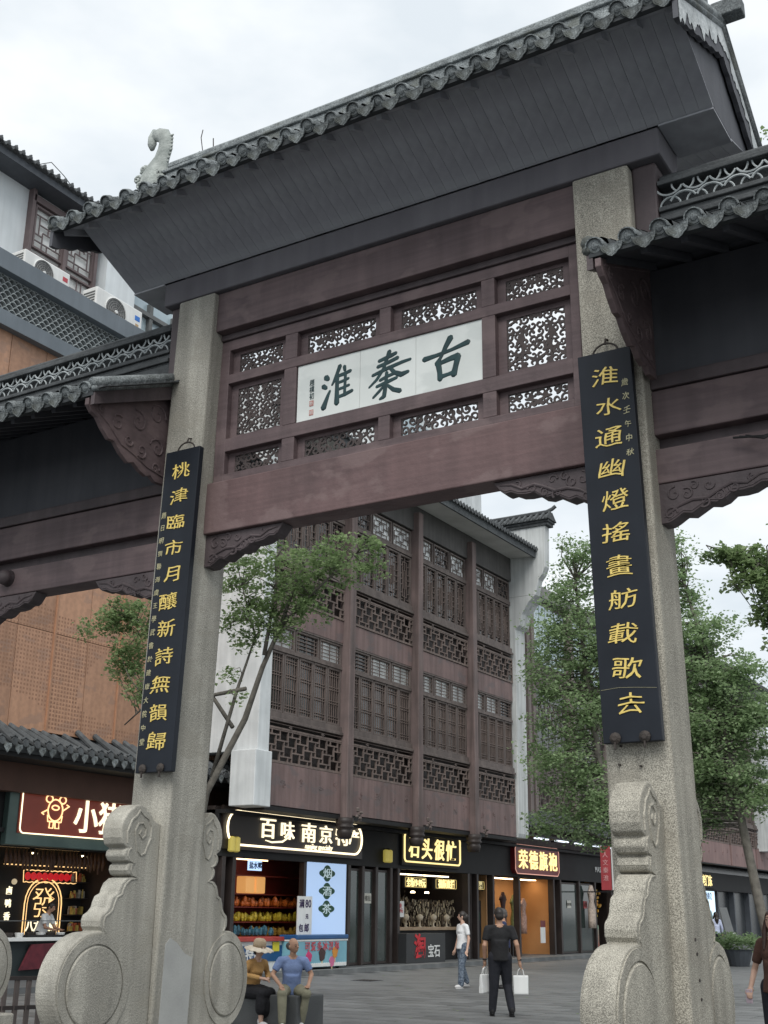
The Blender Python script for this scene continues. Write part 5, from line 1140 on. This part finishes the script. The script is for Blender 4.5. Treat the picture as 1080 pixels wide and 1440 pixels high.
def tree(name, label, base, trunk, blobs, nclus, per, size, seed, lm, rad=.16, twig=.02, limbs=None, group='trees along the street', crad=(.25,.72)):
    """trunk polyline, limbs leading into the foliage clusters"""
    rg = random.Random(seed); T = Thing(name, label, 'tree', base, group); off = np.array(base)
    cents = []
    tot = sum(b[6] for b in blobs)
    for b in blobs:
        for _ in range(int(nclus*b[6]/tot)):
            while True:
                x, y, z = [rg.uniform(-1,1) for _ in range(3)]
                q = x*x+y*y+z*z
                if q <= 1: break
            cents.append((b[0]+x*b[3], b[1]+y*b[4], b[2]+z*b[5], rg.uniform(*crad)))
    tk = MB(); n_ = len(trunk); rr = [rad*(1-.75*i/(n_-1)) for i in range(n_)]
    tk.tube(trunk, rr, 9); 
    t_ = T.part('trunk', tk, BARK, smooth=True)
    def nearest_on(p, line):
        best = None
        for a, b in zip(line[:-1], line[1:]):
            a, b = Vector(a), Vector(b); d = b-a; t = max(0, min(1, (p-a).dot(d)/d.length_squared)); q = a+d*t
            if q.z < p.z+.4 and (best is None or (q-p).length < (best-p).length): best = q
        return best or Vector(line[-1])
    lines = [trunk]; lb2 = MB()
    for L_ in (limbs or []):
        lb2.tube(L_, [rad*.5*(1-.7*i/(len(L_)-1)) for i in range(len(L_))], 7); lines.append(L_)
    if limbs: T.part('limbs', lb2, BARK, t_, smooth=True, stuff=True)
    tw = MB()
    for c in cents:
        if rg.random() > .55: continue
        p = Vector(c[:3]); q = min((nearest_on(p, L_) for L_ in lines), key=lambda q: (q-p).length)
        mid = (p+q)/2+Vector((rg.uniform(-.2,.2),rg.uniform(-.2,.2),rg.uniform(.0,.25)))
        tw.tube([q, mid, p], [twig*1.6, twig, twig*.35], 5)
    T.part('branches', tw, BARK, t_, stuff=True)
    me = leaves_mesh('crown', [tuple(np.array(c[:3])-off)+(c[3],) for c in cents], per, 0, size, seed, .6)
    me.materials.append(lm); o = link('crown', me, T.o); return T
# slanting young tree behind the left pillar
tree('ginkgo_tree', 'slanting grey branched tree with sparse leaves behind the left pillar', (-15.35,18,0), [(-15.35,18,-.05),(-15.1,18,2.0),(-14.81,18,3.71),(-14.06,18.1,5.05),(-13.7,18.1,6.0),(-13.32,18.1,6.73),(-12.9,18,7.6),(-12.5,18,8.2)],
     [(-11.9,18,7.85,.8,.8,.5,9),(-12.7,18,7.8,.8,.7,.6,8),(-13.4,18,7.8,.7,.6,.6,6),(-14.2,18,7.6,.6,.5,.7,8),(-13.9,18,6.8,.6,.5,.6,7),(-13.2,18,6.9,.5,.5,.5,4),(-12.6,18,7.0,.4,.4,.4,3),(-17.1,17.9,7.35,.8,.5,.3,9),(-16.35,17.9,7.0,.35,.4,.5,5),(-16.9,17.9,6.4,.42,.4,.45,8),(-16.4,17.9,5.8,.35,.3,.3,5),(-18.2,17.9,7.2,.3,.3,.2,1),(-12.9,18,7.2,.4,.4,.3,2),(-14.3,18,5.6,.25,.3,.4,1)],
     330, 42, .095, 3, LEAFL, .085, .008, limbs=[[(-14.7,18,4.0),(-14.2,18,5.6),(-13.9,18.1,6.6),(-14.2,18,7.6)],[(-14.3,18.05,4.9),(-15.2,18,6.0),(-16.2,17.9,6.9),(-17.2,17.9,7.4)],[(-13.32,18.1,6.73),(-12.5,18,7.3),(-11.6,18,7.9)],[(-14.0,18,5.6),(-15.3,18,5.5),(-16.3,17.9,5.5),(-16.9,17.9,5.1)],[(-13.6,18,6.2),(-13.4,18,7.4),(-13.4,18,8.1)]], group=None, crad=(.14,.34))
tree('ginkgo_tree', 'bushy green tree filling the gap between the white end wall and the right pillar', (-12.6,34,0), [(-12.6,34,0),(-12.8,34,3.5),(-13.3,34,6),(-13.6,34,9),(-13.8,34,11.5)],
     [(-13.9,34,12.3,.5,.7,.7,5),(-14.1,34,11.0,.9,1,.8,10),(-13.6,34,9.6,1.2,1.3,1.0,16),(-14.6,34,8.6,1.0,1.2,.8,12),(-14.0,34,7.4,1.5,1.4,1.0,22),(-14.4,34,6.0,1.3,1.4,.9,18),(-13.7,34,5.0,1.2,1.2,.8,14),(-12.6,34,9,1.2,1.2,2.5,20),(-14.9,34,10.0,.6,.8,.5,4),(-12.7,34,12.3,.8,.8,.8,6),(-14.5,34,4.2,.8,1,.5,7),(-13.3,34,4.0,.7,.8,.6,6)],
     430, 70, .13, 5, LEAF, .17, .018)
tree('ginkgo_tree', 'large ginkgo tree with leaning pale trunk to the right of the right pillar', (-9.79,38,0), [(-9.75,38,0),(-9.85,38,1.2),(-10.0,38,1.9),(-10.36,38,4.5),(-10.6,38,7),(-11.0,38,9.5),(-11.6,38,12)],
     [(-11.8,38,13.2,.5,.8,.7,4),(-12.0,38,11.7,.9,1,.7,8),(-11.3,38,10.3,1.2,1.3,.8,13),(-11.7,38,8.9,1.4,1.5,.9,18),(-10.2,38,8.6,1.2,1.4,.9,14),(-11.2,38,7.4,1.7,1.6,.9,22),(-9.4,38,7.2,.9,1.1,.8,10),(-12.0,38,6.0,1.3,1.4,.9,16),(-10.4,38,6.1,1.3,1.4,.8,16),(-11.6,38,4.9,1.0,1.1,.7,11),(-9.8,38,5.2,.8,1,.6,8),(-12.3,38,4.2,.7,.8,.5,6)],
     560, 70, .145, 8, LEAF, .2, .02)
tree('ginkgo_tree', 'loose leafy tree whose branch ends reach in from the right edge under the side roof', (-3.2,22,0), [(-3.2,22,0),(-3.3,22,4),(-3.6,22,7),(-4.0,22,11),(-4.0,22,15)],
     [(-5.45,22,7.65,.5,.5,.4,9),(-5.1,22,7.1,.45,.5,.5,10),(-5.95,22,8.1,.4,.3,.15,4),(-5.0,22,6.5,.4,.4,.4,6),(-5.5,22,8.0,.4,.4,.2,4),(-4.2,22,8.2,.8,.8,.8,8),(-5.0,22,6.5,.3,.4,.3,2),(-3.9,22,12,1.2,1.2,1.5,12),(-4.25,22,15.9,.3,.4,1.1,5)],
     170, 50, .12, 12, LEAFL, .2, .014, limbs=[[(-3.6,22,6.6),(-4.6,22,7.4),(-5.9,22,8.15)]], crad=(.14,.34))
# planter shrub
t = Thing('planter_shrub', 'low green shrub in a tapered pot near the leaning trunk', 'plant', (-12.6,44.5,0)); t.part('pot', MB().lathe([(.35,0),(.5,.5),(.55,.55),(.5,.55),(.45,.45)], (-12.6,44.5,0), 16), CHAR)
me = leaves_mesh('foliage', [(rnd.uniform(-.7,.7),rnd.uniform(-.5,.5),rnd.uniform(.6,1.1),.3) for _ in range(26)], 70, 0, .12, 4); me.materials.append(LEAF); link('foliage', me, t.o)

# ================================================================== people
def remeshed(mb, name, mats, voxel=.009, smooth=3):
    me = mb.mesh('t', (0,0,0)); o = bpy.data.objects.new('t', me); COL.objects.link(o)
    r = o.modifiers.new('r','REMESH'); r.mode = 'VOXEL'; r.voxel_size = voxel; r.use_smooth_shade = True
    s = o.modifiers.new('s','SMOOTH'); s.iterations = smooth; s.factor = .5
    bpy.context.view_layer.update(); m2 = bpy.data.meshes.new_from_object(o.evaluated_get(bpy.context.evaluated_depsgraph_get()))
    bpy.data.objects.remove(o); bpy.data.meshes.remove(me); m2.name = name; m2.materials.clear(); m2.materials.append(mats); return m2
def limb(mb, pts, rads):
    P2 = []; R2 = []
    for i in range(len(pts)-1):
        a, b = Vector(pts[i]), Vector(pts[i+1])
        for t in (0,.5): P2.append(a.lerp(b,t)); R2.append(rads[i]+(rads[i+1]-rads[i])*t)
    P2.append(Vector(pts[-1])); R2.append(rads[-1]); mb.tube(P2, R2, 10)
    for p, r_ in zip(pts, rads): mb.ell(tuple(p), (r_,r_,r_), 10, 7)
SKIN = pmat('warm_skin', (.42,.25,.17), (.35,.2,.135), 6, .5, spec=.3); SKINP = pmat('pale_skin', (.52,.34,.26), (.45,.28,.21), 6, .5, spec=.3)
HAIR = pmat('black_hair', (.014,.011,.01), (.03,.024,.02), 30, .45); HAIRB = pmat('dark_brown_hair', (.05,.025,.018), (.025,.014,.01), 30, .45); HAIRG = pmat('greying_hair', (.09,.08,.075), (.04,.036,.034), 40, .6)
def cloth(name, a, b, sc=7): return pmat(name, a, b, sc, .85, .5, 22)
def person(label, loc, rz, hip=.93, lean=0, head_turn=0, head_nod=0, elbows=None, wrists=None, knees=None, ankles=None, top=None, bottom=None, shoe=BLACK, skin=SKIN, hair=HAIR, hairstyle='short', sc=1.0, long_sleeve=False, skirt=False, female=False, bare_crown=False, wide=1):
    T = Thing('person', label, 'person', loc, None, rz); T.o.scale = (sc*wide, sc*wide**.5, sc)
    Tm = Matrix.Translation((0,0,hip)) @ Matrix.Rotation(-lean, 4, 'X') @ Matrix.Translation((0,0,-hip)); u = hip-.93
    def tp(x, y, z): return tuple(Tm @ Vector((x,y,z+u)))
    sw = .165 if female else .19; hw = .085
    sh_ = [tp(s*sw,0,1.385) for s in (-1,1)]; elbows = elbows or [tp(s*(sw+.07),-.02,1.11) for s in (-1,1)]; wrists = wrists or [(s*(sw+.1),.05,.86+u) for s in (-1,1)]
    hips = [(s*hw,0,hip) for s in (-1,1)]; knees = knees or [(s*.09,.02,.49) for s in (-1,1)]; ankles = ankles or [(s*.09,-.02,.085) for s in (-1,1)]
    Hm = Tm @ Matrix.Translation((0,0,1.5+u)) @ Matrix.Rotation(head_turn, 4, 'Z') @ Matrix.Rotation(-head_nod, 4, 'X')
    b = MB(Tm @ Matrix.Translation((0,0,u))); 
    k = .92 if female else 1
    b.ell((0,0,1.27),(.155*k,.1,.17),12,8); b.ell((0,.0,1.1),(.13*k,.09,.16),12,8); b.ell((0,-.01,.96),(.15,.1,.13),12,8); b.tube([(-.14*k,0,1.385),(0,-.01,1.41),(.14*k,0,1.385)],[.055,.07,.055],10)
    b.tube([(0,-.01,1.38),(0,.005,1.52)],[.058,.05],10)
    b.T = Hm; b.ell((0,.015,.115),(.072,.092,.112),14,10); b.ell((0,.03,.06),(.055,.07,.06),10,7); b.ell((0,.112,.095),(.013,.018,.022),8,5); b.ell((0,.1,.06),(.024,.012,.008),8,5)
    for s in (-1,1): b.ell((s*.075,.0,.1),(.012,.022,.032),8,5)
    b.T = None
    for i, s in enumerate((-1,1)):
        limb(b, [sh_[i], elbows[i], wrists[i]], [.05*k,.04*k,.027*k])
        limb(b, [hips[i], knees[i], ankles[i]], [.088,.058,.04])
        w = Vector(wrists[i]); d = (w-Vector(elbows[i])).normalized(); side = d.cross(Vector((0,0,1))); side = side.normalized() if side.length > .1 else Vector((1,0,0))
        if abs(d.z) > .7: side = Vector((0,1,0))-d*d.y; side.normalize()
        pn = d.cross(side)
        limb(b, [w, w+d*.05], [.027,.03]); b.tube([w+d*.03-side*.012, w+d*.085-side*.005],[.026,.028],8)
        for q, ln in enumerate((.07,.08,.075,.06)):
            o_ = side*(q-1.5)*.017; p0 = w+d*.08+o_; p1 = p0+d*ln*.5+pn*s*.008; p2 = p1+d*ln*.35+pn*s*.03; b.tube([p0,p1,p2],[.0095,.009,.007],6)
        p0 = w+d*.035+side*.025*1; b.tube([p0,p0+d*.035+side*.02,p0+d*.065+side*.018+pn*s*.01],[.012,.0105,.008],6)
    me = remeshed(b, 'body', skin, .0075, 2); body = link('body', me, T.o)
    # clothes
    c = MB(Tm @ Matrix.Translation((0,0,u))); c.ell((0,0,1.27),(.175*k,.118,.165),12,8); c.ell((0,.0,1.1),(.152*k,.112,.17),12,8); c.tube([(-.155*k,0,1.38),(0,-.01,1.405),(.155*k,0,1.38)],[.068,.07,.068],10); c.tube([(0,0,1.2),(0,0,1.05),(0,0,.87)],[.15*k,.148*k,.168],14); 
    if female: c.ell((0,.06,1.27),(.12,.08,.07),10,7)
    c.T = None
    for i in (0,1):
        e = Vector(elbows[i]); s0 = Vector(sh_[i])
        if long_sleeve: limb(c, [s0, e, e.lerp(Vector(wrists[i]),.8)], [.066*k,.056*k,.045])
        else: 
            q = s0.lerp(e,.72); c.tube([s0, s0.lerp(e,.4), q],[.066*k,.066*k,.062*k],12); c.ell(tuple(s0),(.066*k,)*3,10,7)
    me = remeshed(c, 'top', top, .011, 32); link('shirt', me, T.o)
    p = MB()
    if skirt:
        kn = [Vector(q) for q in knees]; an = [Vector(q) for q in ankles]; m_ = (kn[0]+kn[1])/2; ma = (an[0]+an[1])/2
        for i in (0,1): limb(p, [hips[i], knees[i], tuple(kn[i].lerp(an[i],.55))], [.125,.1,.1])
        limb(p, [(0,0,hip), tuple(m_), tuple(m_.lerp(ma,.6))], [.13,.1,.12])
    else:
        for i in (0,1): limb(p, [hips[i], knees[i], tuple(Vector(knees[i]).lerp(Vector(ankles[i]),.96))], [.115,.082,.062 if not female else .075])
        p.ell((0,-.01,hip+.03),(.162,.118,.12),12,8)
    me = remeshed(p, 'trousers', bottom, .011, 12); link('skirt' if skirt else 'trousers', me, T.o)
    for i, s in enumerate((-1,1)):
        a = Vector(ankles[i]); q = MB(); q.ell((a.x,a.y+.055,a.z-.04),(.045,.125,.045),12,7); q.ell((a.x,a.y-.02,a.z),(.042,.05,.06),10,6); q.box(a.x-.038,a.x+.038,a.y-.06,a.y+.15,a.z-.085,a.z-.07)
        link('shoe', q.mesh('shoe', (0,0,0), shoe, True), T.o)
    h = MB(Hm)
    if bare_crown:
        for s in (-1,1): h.ell((s*.05,-.03,.11),(.032,.07,.06),10,7)
        h.ell((0,-.065,.1),(.06,.035,.06),10,7)
    else:
        h.ell((0,.002,.137),(.084,.106,.102),14,9); 
        if hairstyle == 'long':
            h.ell((0,-.05,.06),(.088,.06,.12),12,8); h.tube([(0,-.06,.1),(0,-.085,-.05),(0,-.075,-.24)],[.08,.095,.05],12); h.tube([(.07,.0,.12),(.085,.03,-.02),(.09,.05,-.2)],[.03,.032,.018],8); h.tube([(-.07,.0,.12),(-.085,.03,-.02),(-.09,.05,-.2)],[.03,.032,.018],8)
        elif hairstyle == 'tied': h.ell((0,-.1,.1),(.05,.05,.07),10,7); h.ell((0,-.05,.08),(.08,.06,.08),10,7)
        else: h.ell((0,-.04,.09),(.076,.07,.07),10,7)
    if hairstyle != 'hat' : hm = remeshed(h, 'hair', hair, .009, 2)
    else: hm = remeshed(h, 'hair', hair, .009, 2)
    # keep the face clear of hair
    inv = Hm.inverted(); bmh = bmesh.new(); bmh.from_mesh(hm)
    cut = [v for v in bmh.verts if (lambda q: q.y > .05 and q.z < .165 and abs(q.x) < .058)(inv @ v.co)]
    bmesh.ops.delete(bmh, geom=cut, context='VERTS'); bmh.to_mesh(hm); bmh.free(); link('hair', hm, T.o)
    for s in (-1,1):
        e = MB(Hm); e.ell((s*.03,.096,.115),(.012,.006,.006),8,5); link('eye', e.mesh('eye', (0,0,0), BLACK, True), T.o)
        e = MB(Hm); e.tube([(s*.016,.104,.137),(s*.034,.102,.142),(s*.05,.09,.137)],[.003,.004,.002],5); link('eyebrow', e.mesh('eyebrow', (0,0,0), hair), T.o)
    T.Hm = Hm; T.tp = tp; return T
def bag(label, loc, rz=0):
    B = Thing('carrier_bag', label, 'bag', loc, 'white bags carried by the man in black', rz)
    me = remeshed(MB().hexa([(-.12,-.045,0),(.12,-.045,0),(.12,.045,0),(-.12,.045,0)],[(-.13,-.02,.30),(.13,-.02,.30),(.13,.02,.30),(-.13,.02,.30)]), 'bag_body', WPLAST, .012, 2); o = link('bag_body', me, B.o)
    for y in (-.02,.02): link('handle', MB().tube([(-.06,y,.28),(-.04,y*.5,.38),(0,0,.415),(.04,y*.5,.38),(.06,y,.28)], .007, 6).mesh('handle', (0,0,0), WPLAST), B.o)
    return B
BT = cloth('black_tee', (.014,.014,.016), (.009,.009,.01)); NAVY = cloth('navy_trousers', (.016,.017,.024), (.01,.011,.016)); WT = cloth('white_tee', (.68,.69,.7), (.58,.59,.6)); 
BLUEP = cloth('patterned_blue', (.03,.045,.075), (.17,.21,.26), 26); BLUES = cloth('light_blue_shirt', (.2,.27,.46), (.15,.21,.38)); KH = cloth('khaki_trousers', (.24,.23,.16), (.18,.17,.12)); MUS = cloth('mustard_blouse', (.46,.27,.1), (.36,.2,.07)); BK = cloth('black_skirt', (.012,.012,.015), (.008,.008,.01)); BRN = cloth('brown_tee', (.085,.04,.028), (.06,.028,.02)); STR = cloth('striped_shirt', (.32,.36,.52), (.5,.54,.66), 30)
WSH = pmat('white_shoe', (.6,.6,.6), (.5,.5,.5), 5, .6)
a1 = R(31)
man = person('man in black tee and dark trousers walking away holding a white bag in each hand', (-9.59,19.62,0), a1, wide=1.05, top=BT, bottom=NAVY, wrists=[(-.24,.06,.88),(.31,-.02,.87)], elbows=[(-.25,-.05,1.12),(.27,-.08,1.13)], knees=[(-.1,.02,.49),(.12,.1,.5)], ankles=[(-.13,.06,.085),(.17,-.08,.1)], head_turn=.1)
for x in (-.24,.31):
    w = MB().lathe([(.034,-.012),(.034,.012)], (x, .05 if x < 0 else -.02, .895), 12); link('wristband', w.mesh('wristband', (0,0,0), BLACK), man.o)
def at_person(T, v):
    M = Matrix.Translation(T.loc) @ Matrix.Rotation(T.o.rotation_euler[2], 4, 'Z') @ Matrix.Diagonal((*T.o.scale, 1)); return tuple(M @ Vector(v))
bag('white carrier bag in the left hand of the man in black', at_person(man, (-.245,.075,.36)), a1+.9); bag('white carrier bag in the right hand of the man in black', at_person(man, (.325,-.01,.35)), a1)
person('woman in white tee and patterned blue trousers walking with white shoes', (-13.85,26.4,0), R(150), top=WT, bottom=BLUEP, skin=SKINP, female=True, hairstyle='tied', shoe=WSH, sc=.97, head_turn=-.7, knees=[(-.09,.1,.5),(.09,-.02,.48)], ankles=[(-.09,.12,.085),(.1,-.16,.13)])
person('man in navy shirt mostly hidden behind the man in black', (-13.0,26.8,0), R(120), top=cloth('navy_shirt', (.02,.03,.08), (.015,.02,.06)), bottom=NAVY, skin=SKIN, hair=HAIRG, sc=1.01)
wb_ = person('woman in brown tee with long hair holding a phone at the right edge', (-3.57,14.0,0), R(160), top=BRN, bottom=NAVY, skin=SKINP, female=True, hairstyle='long', hair=HAIRB, sc=.98, elbows=[(-.25,-.03,1.12),(.28,.0,1.09)], wrists=[(-.26,.1,.88),(.2,.2,.93)], head_nod=-.15, head_turn=.3)
person('distant woman in a blue and white shirt walking toward the far shops', (-16.4,54.9,0), R(40), top=STR, bottom=NAVY, female=True, hairstyle='long', long_sleeve=True, sc=1.05)
pp = Vector(at_person(wb_, (.18,.27,.84))); ph_ = Thing('phone', 'pale phone in the hand of the woman in brown', 'phone', tuple(pp)); ph_.part('body', MB().box(pp.x-.035,pp.x+.035,pp.y-.005,pp.y+.005,pp.z-.07,pp.z+.07), pmat('phone_pink', (.5,.4,.45), None, 3, .3), bevel=.004)
# stone seat with the seated pair
single('stone_bench', MB().box(-12.75,-10.95,15.65,16.35,0,.45), pmat('dark_bench_stone', (.09,.095,.095), (.06,.063,.065), 2, .6, .2, 40, speck=.2), 'dark grey stone block the two seated people rest on', 'bench', (-11.8,16,0), bevel=.02)
sm_ = person('seated man in light blue shirt and khaki trousers with a hand on his knee', (-11.28,15.95,0), R(-140), hip=.53, lean=.28, top=BLUES, bottom=KH, hair=HAIRG, bare_crown=True, long_sleeve=False, head_turn=.75, head_nod=-.15,
   elbows=[(-.3,.12,.76),(.31,.16,.76)], wrists=[(-.24,.34,.63),(.2,.38,.62)], knees=[(-.2,.42,.5),(.17,.42,.5)], ankles=[(-.14,.3,.085),(.16,.46,.085)], shoe=WSH, sc=.96)
sw_ = person('seated woman in straw sun hat, mustard blouse and long black skirt', (-11.9,15.75,0), R(-104), hip=.53, sc=.92, lean=.34, top=MUS, bottom=BK, skirt=True, female=True, long_sleeve=True, skin=SKINP, hairstyle='tied', head_nod=-.2, elbows=[(-.25,.14,.78),(.25,.14,.78)], wrists=[(-.06,.38,.72),(.08,.4,.73)], knees=[(-.08,.42,.5),(.09,.42,.5)], ankles=[(-.08,.34,.085),(.09,.42,.085)], shoe=WSH)
H_ = Matrix.Translation(sw_.loc) @ Matrix.Rotation(sw_.o.rotation_euler[2], 4, 'Z') @ Matrix.Diagonal((*sw_.o.scale, 1)) @ sw_.Hm
hat = Thing('sun_hat', 'wide brimmed pale straw hat on the seated woman', 'hat', tuple(H_ @ Vector((0,0,.16))))
hb = MB(H_ @ Matrix.Translation((0,-.01,.155)) @ Matrix.Rotation(-.05,4,'X')); hb.lathe([(.108,-.01),(.11,.04),(.1,.085),(.07,.115),(.02,.125)], (0,0,0), 24); hat.part('hat_crown', hb, pmat('straw_tan', (.42,.32,.22), (.33,.25,.17), 12, .8, .4, 60), smooth=True)
hr = MB(H_ @ Matrix.Translation((0,-.01,.155)) @ Matrix.Rotation(-.05,4,'X')); n_ = 48
vs = [(r_*math.cos(2*math.pi*j/n_), r_*math.sin(2*math.pi*j/n_), -.01-(r_-.1)*.3+(.01*math.sin(j*1.7) if r_ > .15 else 0)+dz) for dz in (0,-.006) for r_ in (.1,.17,.245) for j in range(n_)]
fs = [(k*n_+j,k*n_+(j+1)%n_,(k+1)*n_+(j+1)%n_,(k+1)*n_+j) for k in (0,1,3,4) for j in range(n_)]+[(2*n_+j,2*n_+(j+1)%n_,5*n_+(j+1)%n_,5*n_+j) for j in range(n_)]
hr.add(vs, fs); hat.part('brim', hr, pmat('pale_straw', (.62,.55,.45), (.5,.43,.34), 12, .8, .3, 60), smooth=True)
# vendors
person('vendor in white shirt and dark apron bending over the snack counter', (-23.35,22.35,.1), R(-70), lean=.35, top=WT, bottom=BK, sc=1.0, wrists=[(-.15,.45,1.05),(.15,.42,1.05)], elbows=[(-.25,.25,1.1),(.25,.25,1.1)])
person('vendor in grey shirt reaching over the counter at the left edge', (-23.3,20.45,.1), R(-90), lean=.3, top=cloth('grey_shirt', (.1,.1,.1), (.07,.07,.07)), bottom=BK, wrists=[(-.15,.5,1.0),(.2,.6,1.05)], elbows=[(-.25,.25,1.12),(.28,.3,1.15)])

# ================================================================== small street things
bn = Thing('hanging_banner', 'narrow red and white banner hung from a bracket beside the right pillar', 'banner', (-19.7,51,2.6))
bn.part('bracket', MB().box(-20.9,-19.2,50.97,51.03,4.5,4.56), BLACK); bn.part('red_cloth', MB().box(-20.05,-19.6,50.98,51.02,2.65,4.45), pmat('faded_red_banner', (.4,.06,.07), (.32,.045,.055), 1.5, .7, .1, 8)); bn.part('white_cloth', MB().box(-19.56,-19.25,50.98,51.02,2.65,4.45), WPLAST)
bn.part('blue_oval', MB().ell((-19.4,50.97,3.4),(.1,.01,.3),12,7), FD)
for k, ch in enumerate('人文秦淮'): put_text(bn, 'character', ch, .26, pmat('pink_print', (.7,.4,.4), None, 3), (-19.83,50.97,4.1-.32*k), FACE_Y, ext=.003)
bn.part('lower_bracket', MB().box(-20.9,-19.2,50.97,51.03,2.55,2.6), BLACK)
bn = Thing('hanging_banner', 'red banner cut by the right edge of the picture beside the tree trunk', 'banner', (-10,44,2)); bn.part('pole', MB().tube([(-10.6,44,0),(-10.6,44,4.6)], .04, 8), CHAR); bn.part('red_cloth', MB().box(-11.02,-10.4,43.98,44.02,2.3,4.3), pmat('faded_red_banner', (1,0,0)))
fn = Thing('slatted_barrier', 'dark brown slatted wooden barrier at the lower left corner', 'barrier', (-13,11.8,0))
fn.part('top_rail', MB().bar((-13.6,10.4,.78),(-12.95,12.5,.74),.05,.05), DARKW); fn.part('lower_rail', MB().bar((-13.6,10.4,.4),(-12.95,12.5,.38),.04,.05), DARKW)
for k in range(14):
    t_ = k/13; x, y = -13.6+.65*t_, 10.4+2.1*t_; fn.part('slat', MB().bar((x,y,.0),(x,y,.75),.07,.03,(1,0,0)), TIMBER)
# more in the shops
FILL_GLOW = glow('pendant_fill_glow', (1,.78,.45), 5)  # invented pendants, put in to brighten the snack shop
for k, (x, y) in enumerate(((-23.4,18.9),(-23.4,20.3),(-23.4,21.9),(-23.4,23.6))):
    t = Thing('fill_pendant', 'small warm fill lamp added over the snack counter, '+['leftmost','second from the left','third from the left','rightmost'][k], 'lamp', (x,y,2.9), 'added fill lamps over the snack counter')
    t.part('lamp_shade', MB().lathe([(.02,.2),(.05,.17),(.12,.06),(.13,.04)], (x,y,2.9), 12), BLACK); t.part('bulb', MB().ell((x,y,2.95),(.05,.05,.05),8,5), FILL_GLOW); t.part('cord', MB().tube([(x,y,3.1),(x,y,3.3)], .008, 4), BLACK)  # shade, bulb and cord of the added fill pendants
def goods(name, label, n_, X, y0, y1, levels, cols, seed, hmax=.22):
    rg = random.Random(seed); T = Thing(name, label, 'shelf', (X, (y0+y1)/2, levels[0]))
    for z in levels: T.part('shelf_board', MB().box(X-.18,X+.14,y0,y1,z-.025,z), DARKW)
    for ci, c in enumerate(cols):
        q = MB()
        for z in levels:
            for _ in range(n_):
                y = rg.uniform(y0+.05,y1-.1); w = rg.uniform(.05,.1); h = rg.uniform(.08,hmax); xx = X+rg.uniform(-.08,.06)
                if rg.random() < .5: q.box(xx-.04,xx+.04,y,y+w,z,z+h)
                else: q.lathe([(w*.45,0),(w*.5,h*.6),(w*.3,h*.8),(w*.3,h)], (xx,y,z), 8)
        T.part('goods', q, pmat(name+'_col%d' % ci, c, tuple(v*.5 for v in c), 9, .35), stuff=True)
    return T
goods('snack_shelf', 'dark shelf of jars and packets on the snack shop back wall', 7, -23.85, 18.3, 20.3, [1.1,1.5,1.9,2.3], [(.5,.12,.05),(.55,.4,.1),(.4,.36,.3),(.12,.05,.03)], 3)
goods('snack_shelf', 'dark shelf of jars and packets right of the neon arch', 5, -23.85, 23.7, 24.25, [1.1,1.5,1.9,2.3], [(.5,.12,.05),(.55,.4,.1),(.4,.36,.3)], 4)
goods('gift_shelf', 'dark shelf of gift boxes deep inside the speciality shop', 8, -22.9, 29.5, 32.2, [.9,1.3,1.7,2.1], [(.45,.1,.04),(.5,.38,.12),(.3,.22,.12)], 6)
for k in range(5):
    y = 35.95+k*.95; single('bead_stand', MB().lathe([(.1,0),(.03,.03),(.03,.2),(.1,.24),(.12,.34),(.04,.42)], (-21.5,y,1.18), 12), pmat('cream_velvet', (.5,.44,.34), (.4,.35,.27), 5, .8), ['first','second','third','fourth','fifth'][k]+' cream necklace bust from the left on the jewellery counter', 'stand', (-21.5,y,1.18), 'necklace busts on the jewellery counter', smooth=True)
for k, (y, tx, c) in enumerate(((33.65,'推拉',(.5,.5,.45)),(49.6,'欢迎光临',(.5,.5,.45)),(51.4,'试衣',(.5,.1,.1)))):
    t = Thing('door_sticker', ['pale sticker on the glass door under the second lantern','pale lettering sticker on the glass door right of the dress shop','red sticker on the far glass door'][k], 'sticker', (-20.98,y,1.5)); t.part('sheet', MB().box(-20.99,-20.985,y-.2,y+.2,1.9,2.2), pmat('sticker_%d' % k, c, None, 3, .5)); put_text(t, 'character', tx, .12 if len(tx) > 2 else .18, BLACK, (-20.98,y,2.05), FACE_X, ext=.002)
# a drain grate and fallen leaves on the paving
dg = Thing('drain_grate', 'dark slotted drain grate in the paving before the shops', 'drain', (-17.2,27.5,.006)); dg.part('frame', MB().box(-17.5,-16.9,27.3,27.9,.004,.012), CHAR)
for k in range(6): dg.part('grate_bar', MB().box(-17.45+k*.095,-17.41+k*.095,27.34,27.86,.012,.018), IRON)
fl = MB(); rg_ = random.Random(4)
for k in range(140):
    x, y = rg_.uniform(-19,-6), rg_.uniform(15,34); a = rg_.random()*6; r_ = rg_.uniform(.025,.045); fl.add([(x+r_*math.cos(a+q*2.1),y+r_*math.sin(a+q*2.1),.012+rg_.random()*.012) for q in range(3)], [(0,1,2)])
o = single('fallen_leaves', fl, LEAFL, 'small green and yellow leaves scattered on the paving', 'leaves', (-12,25,0)); o['kind'] = 'stuff'
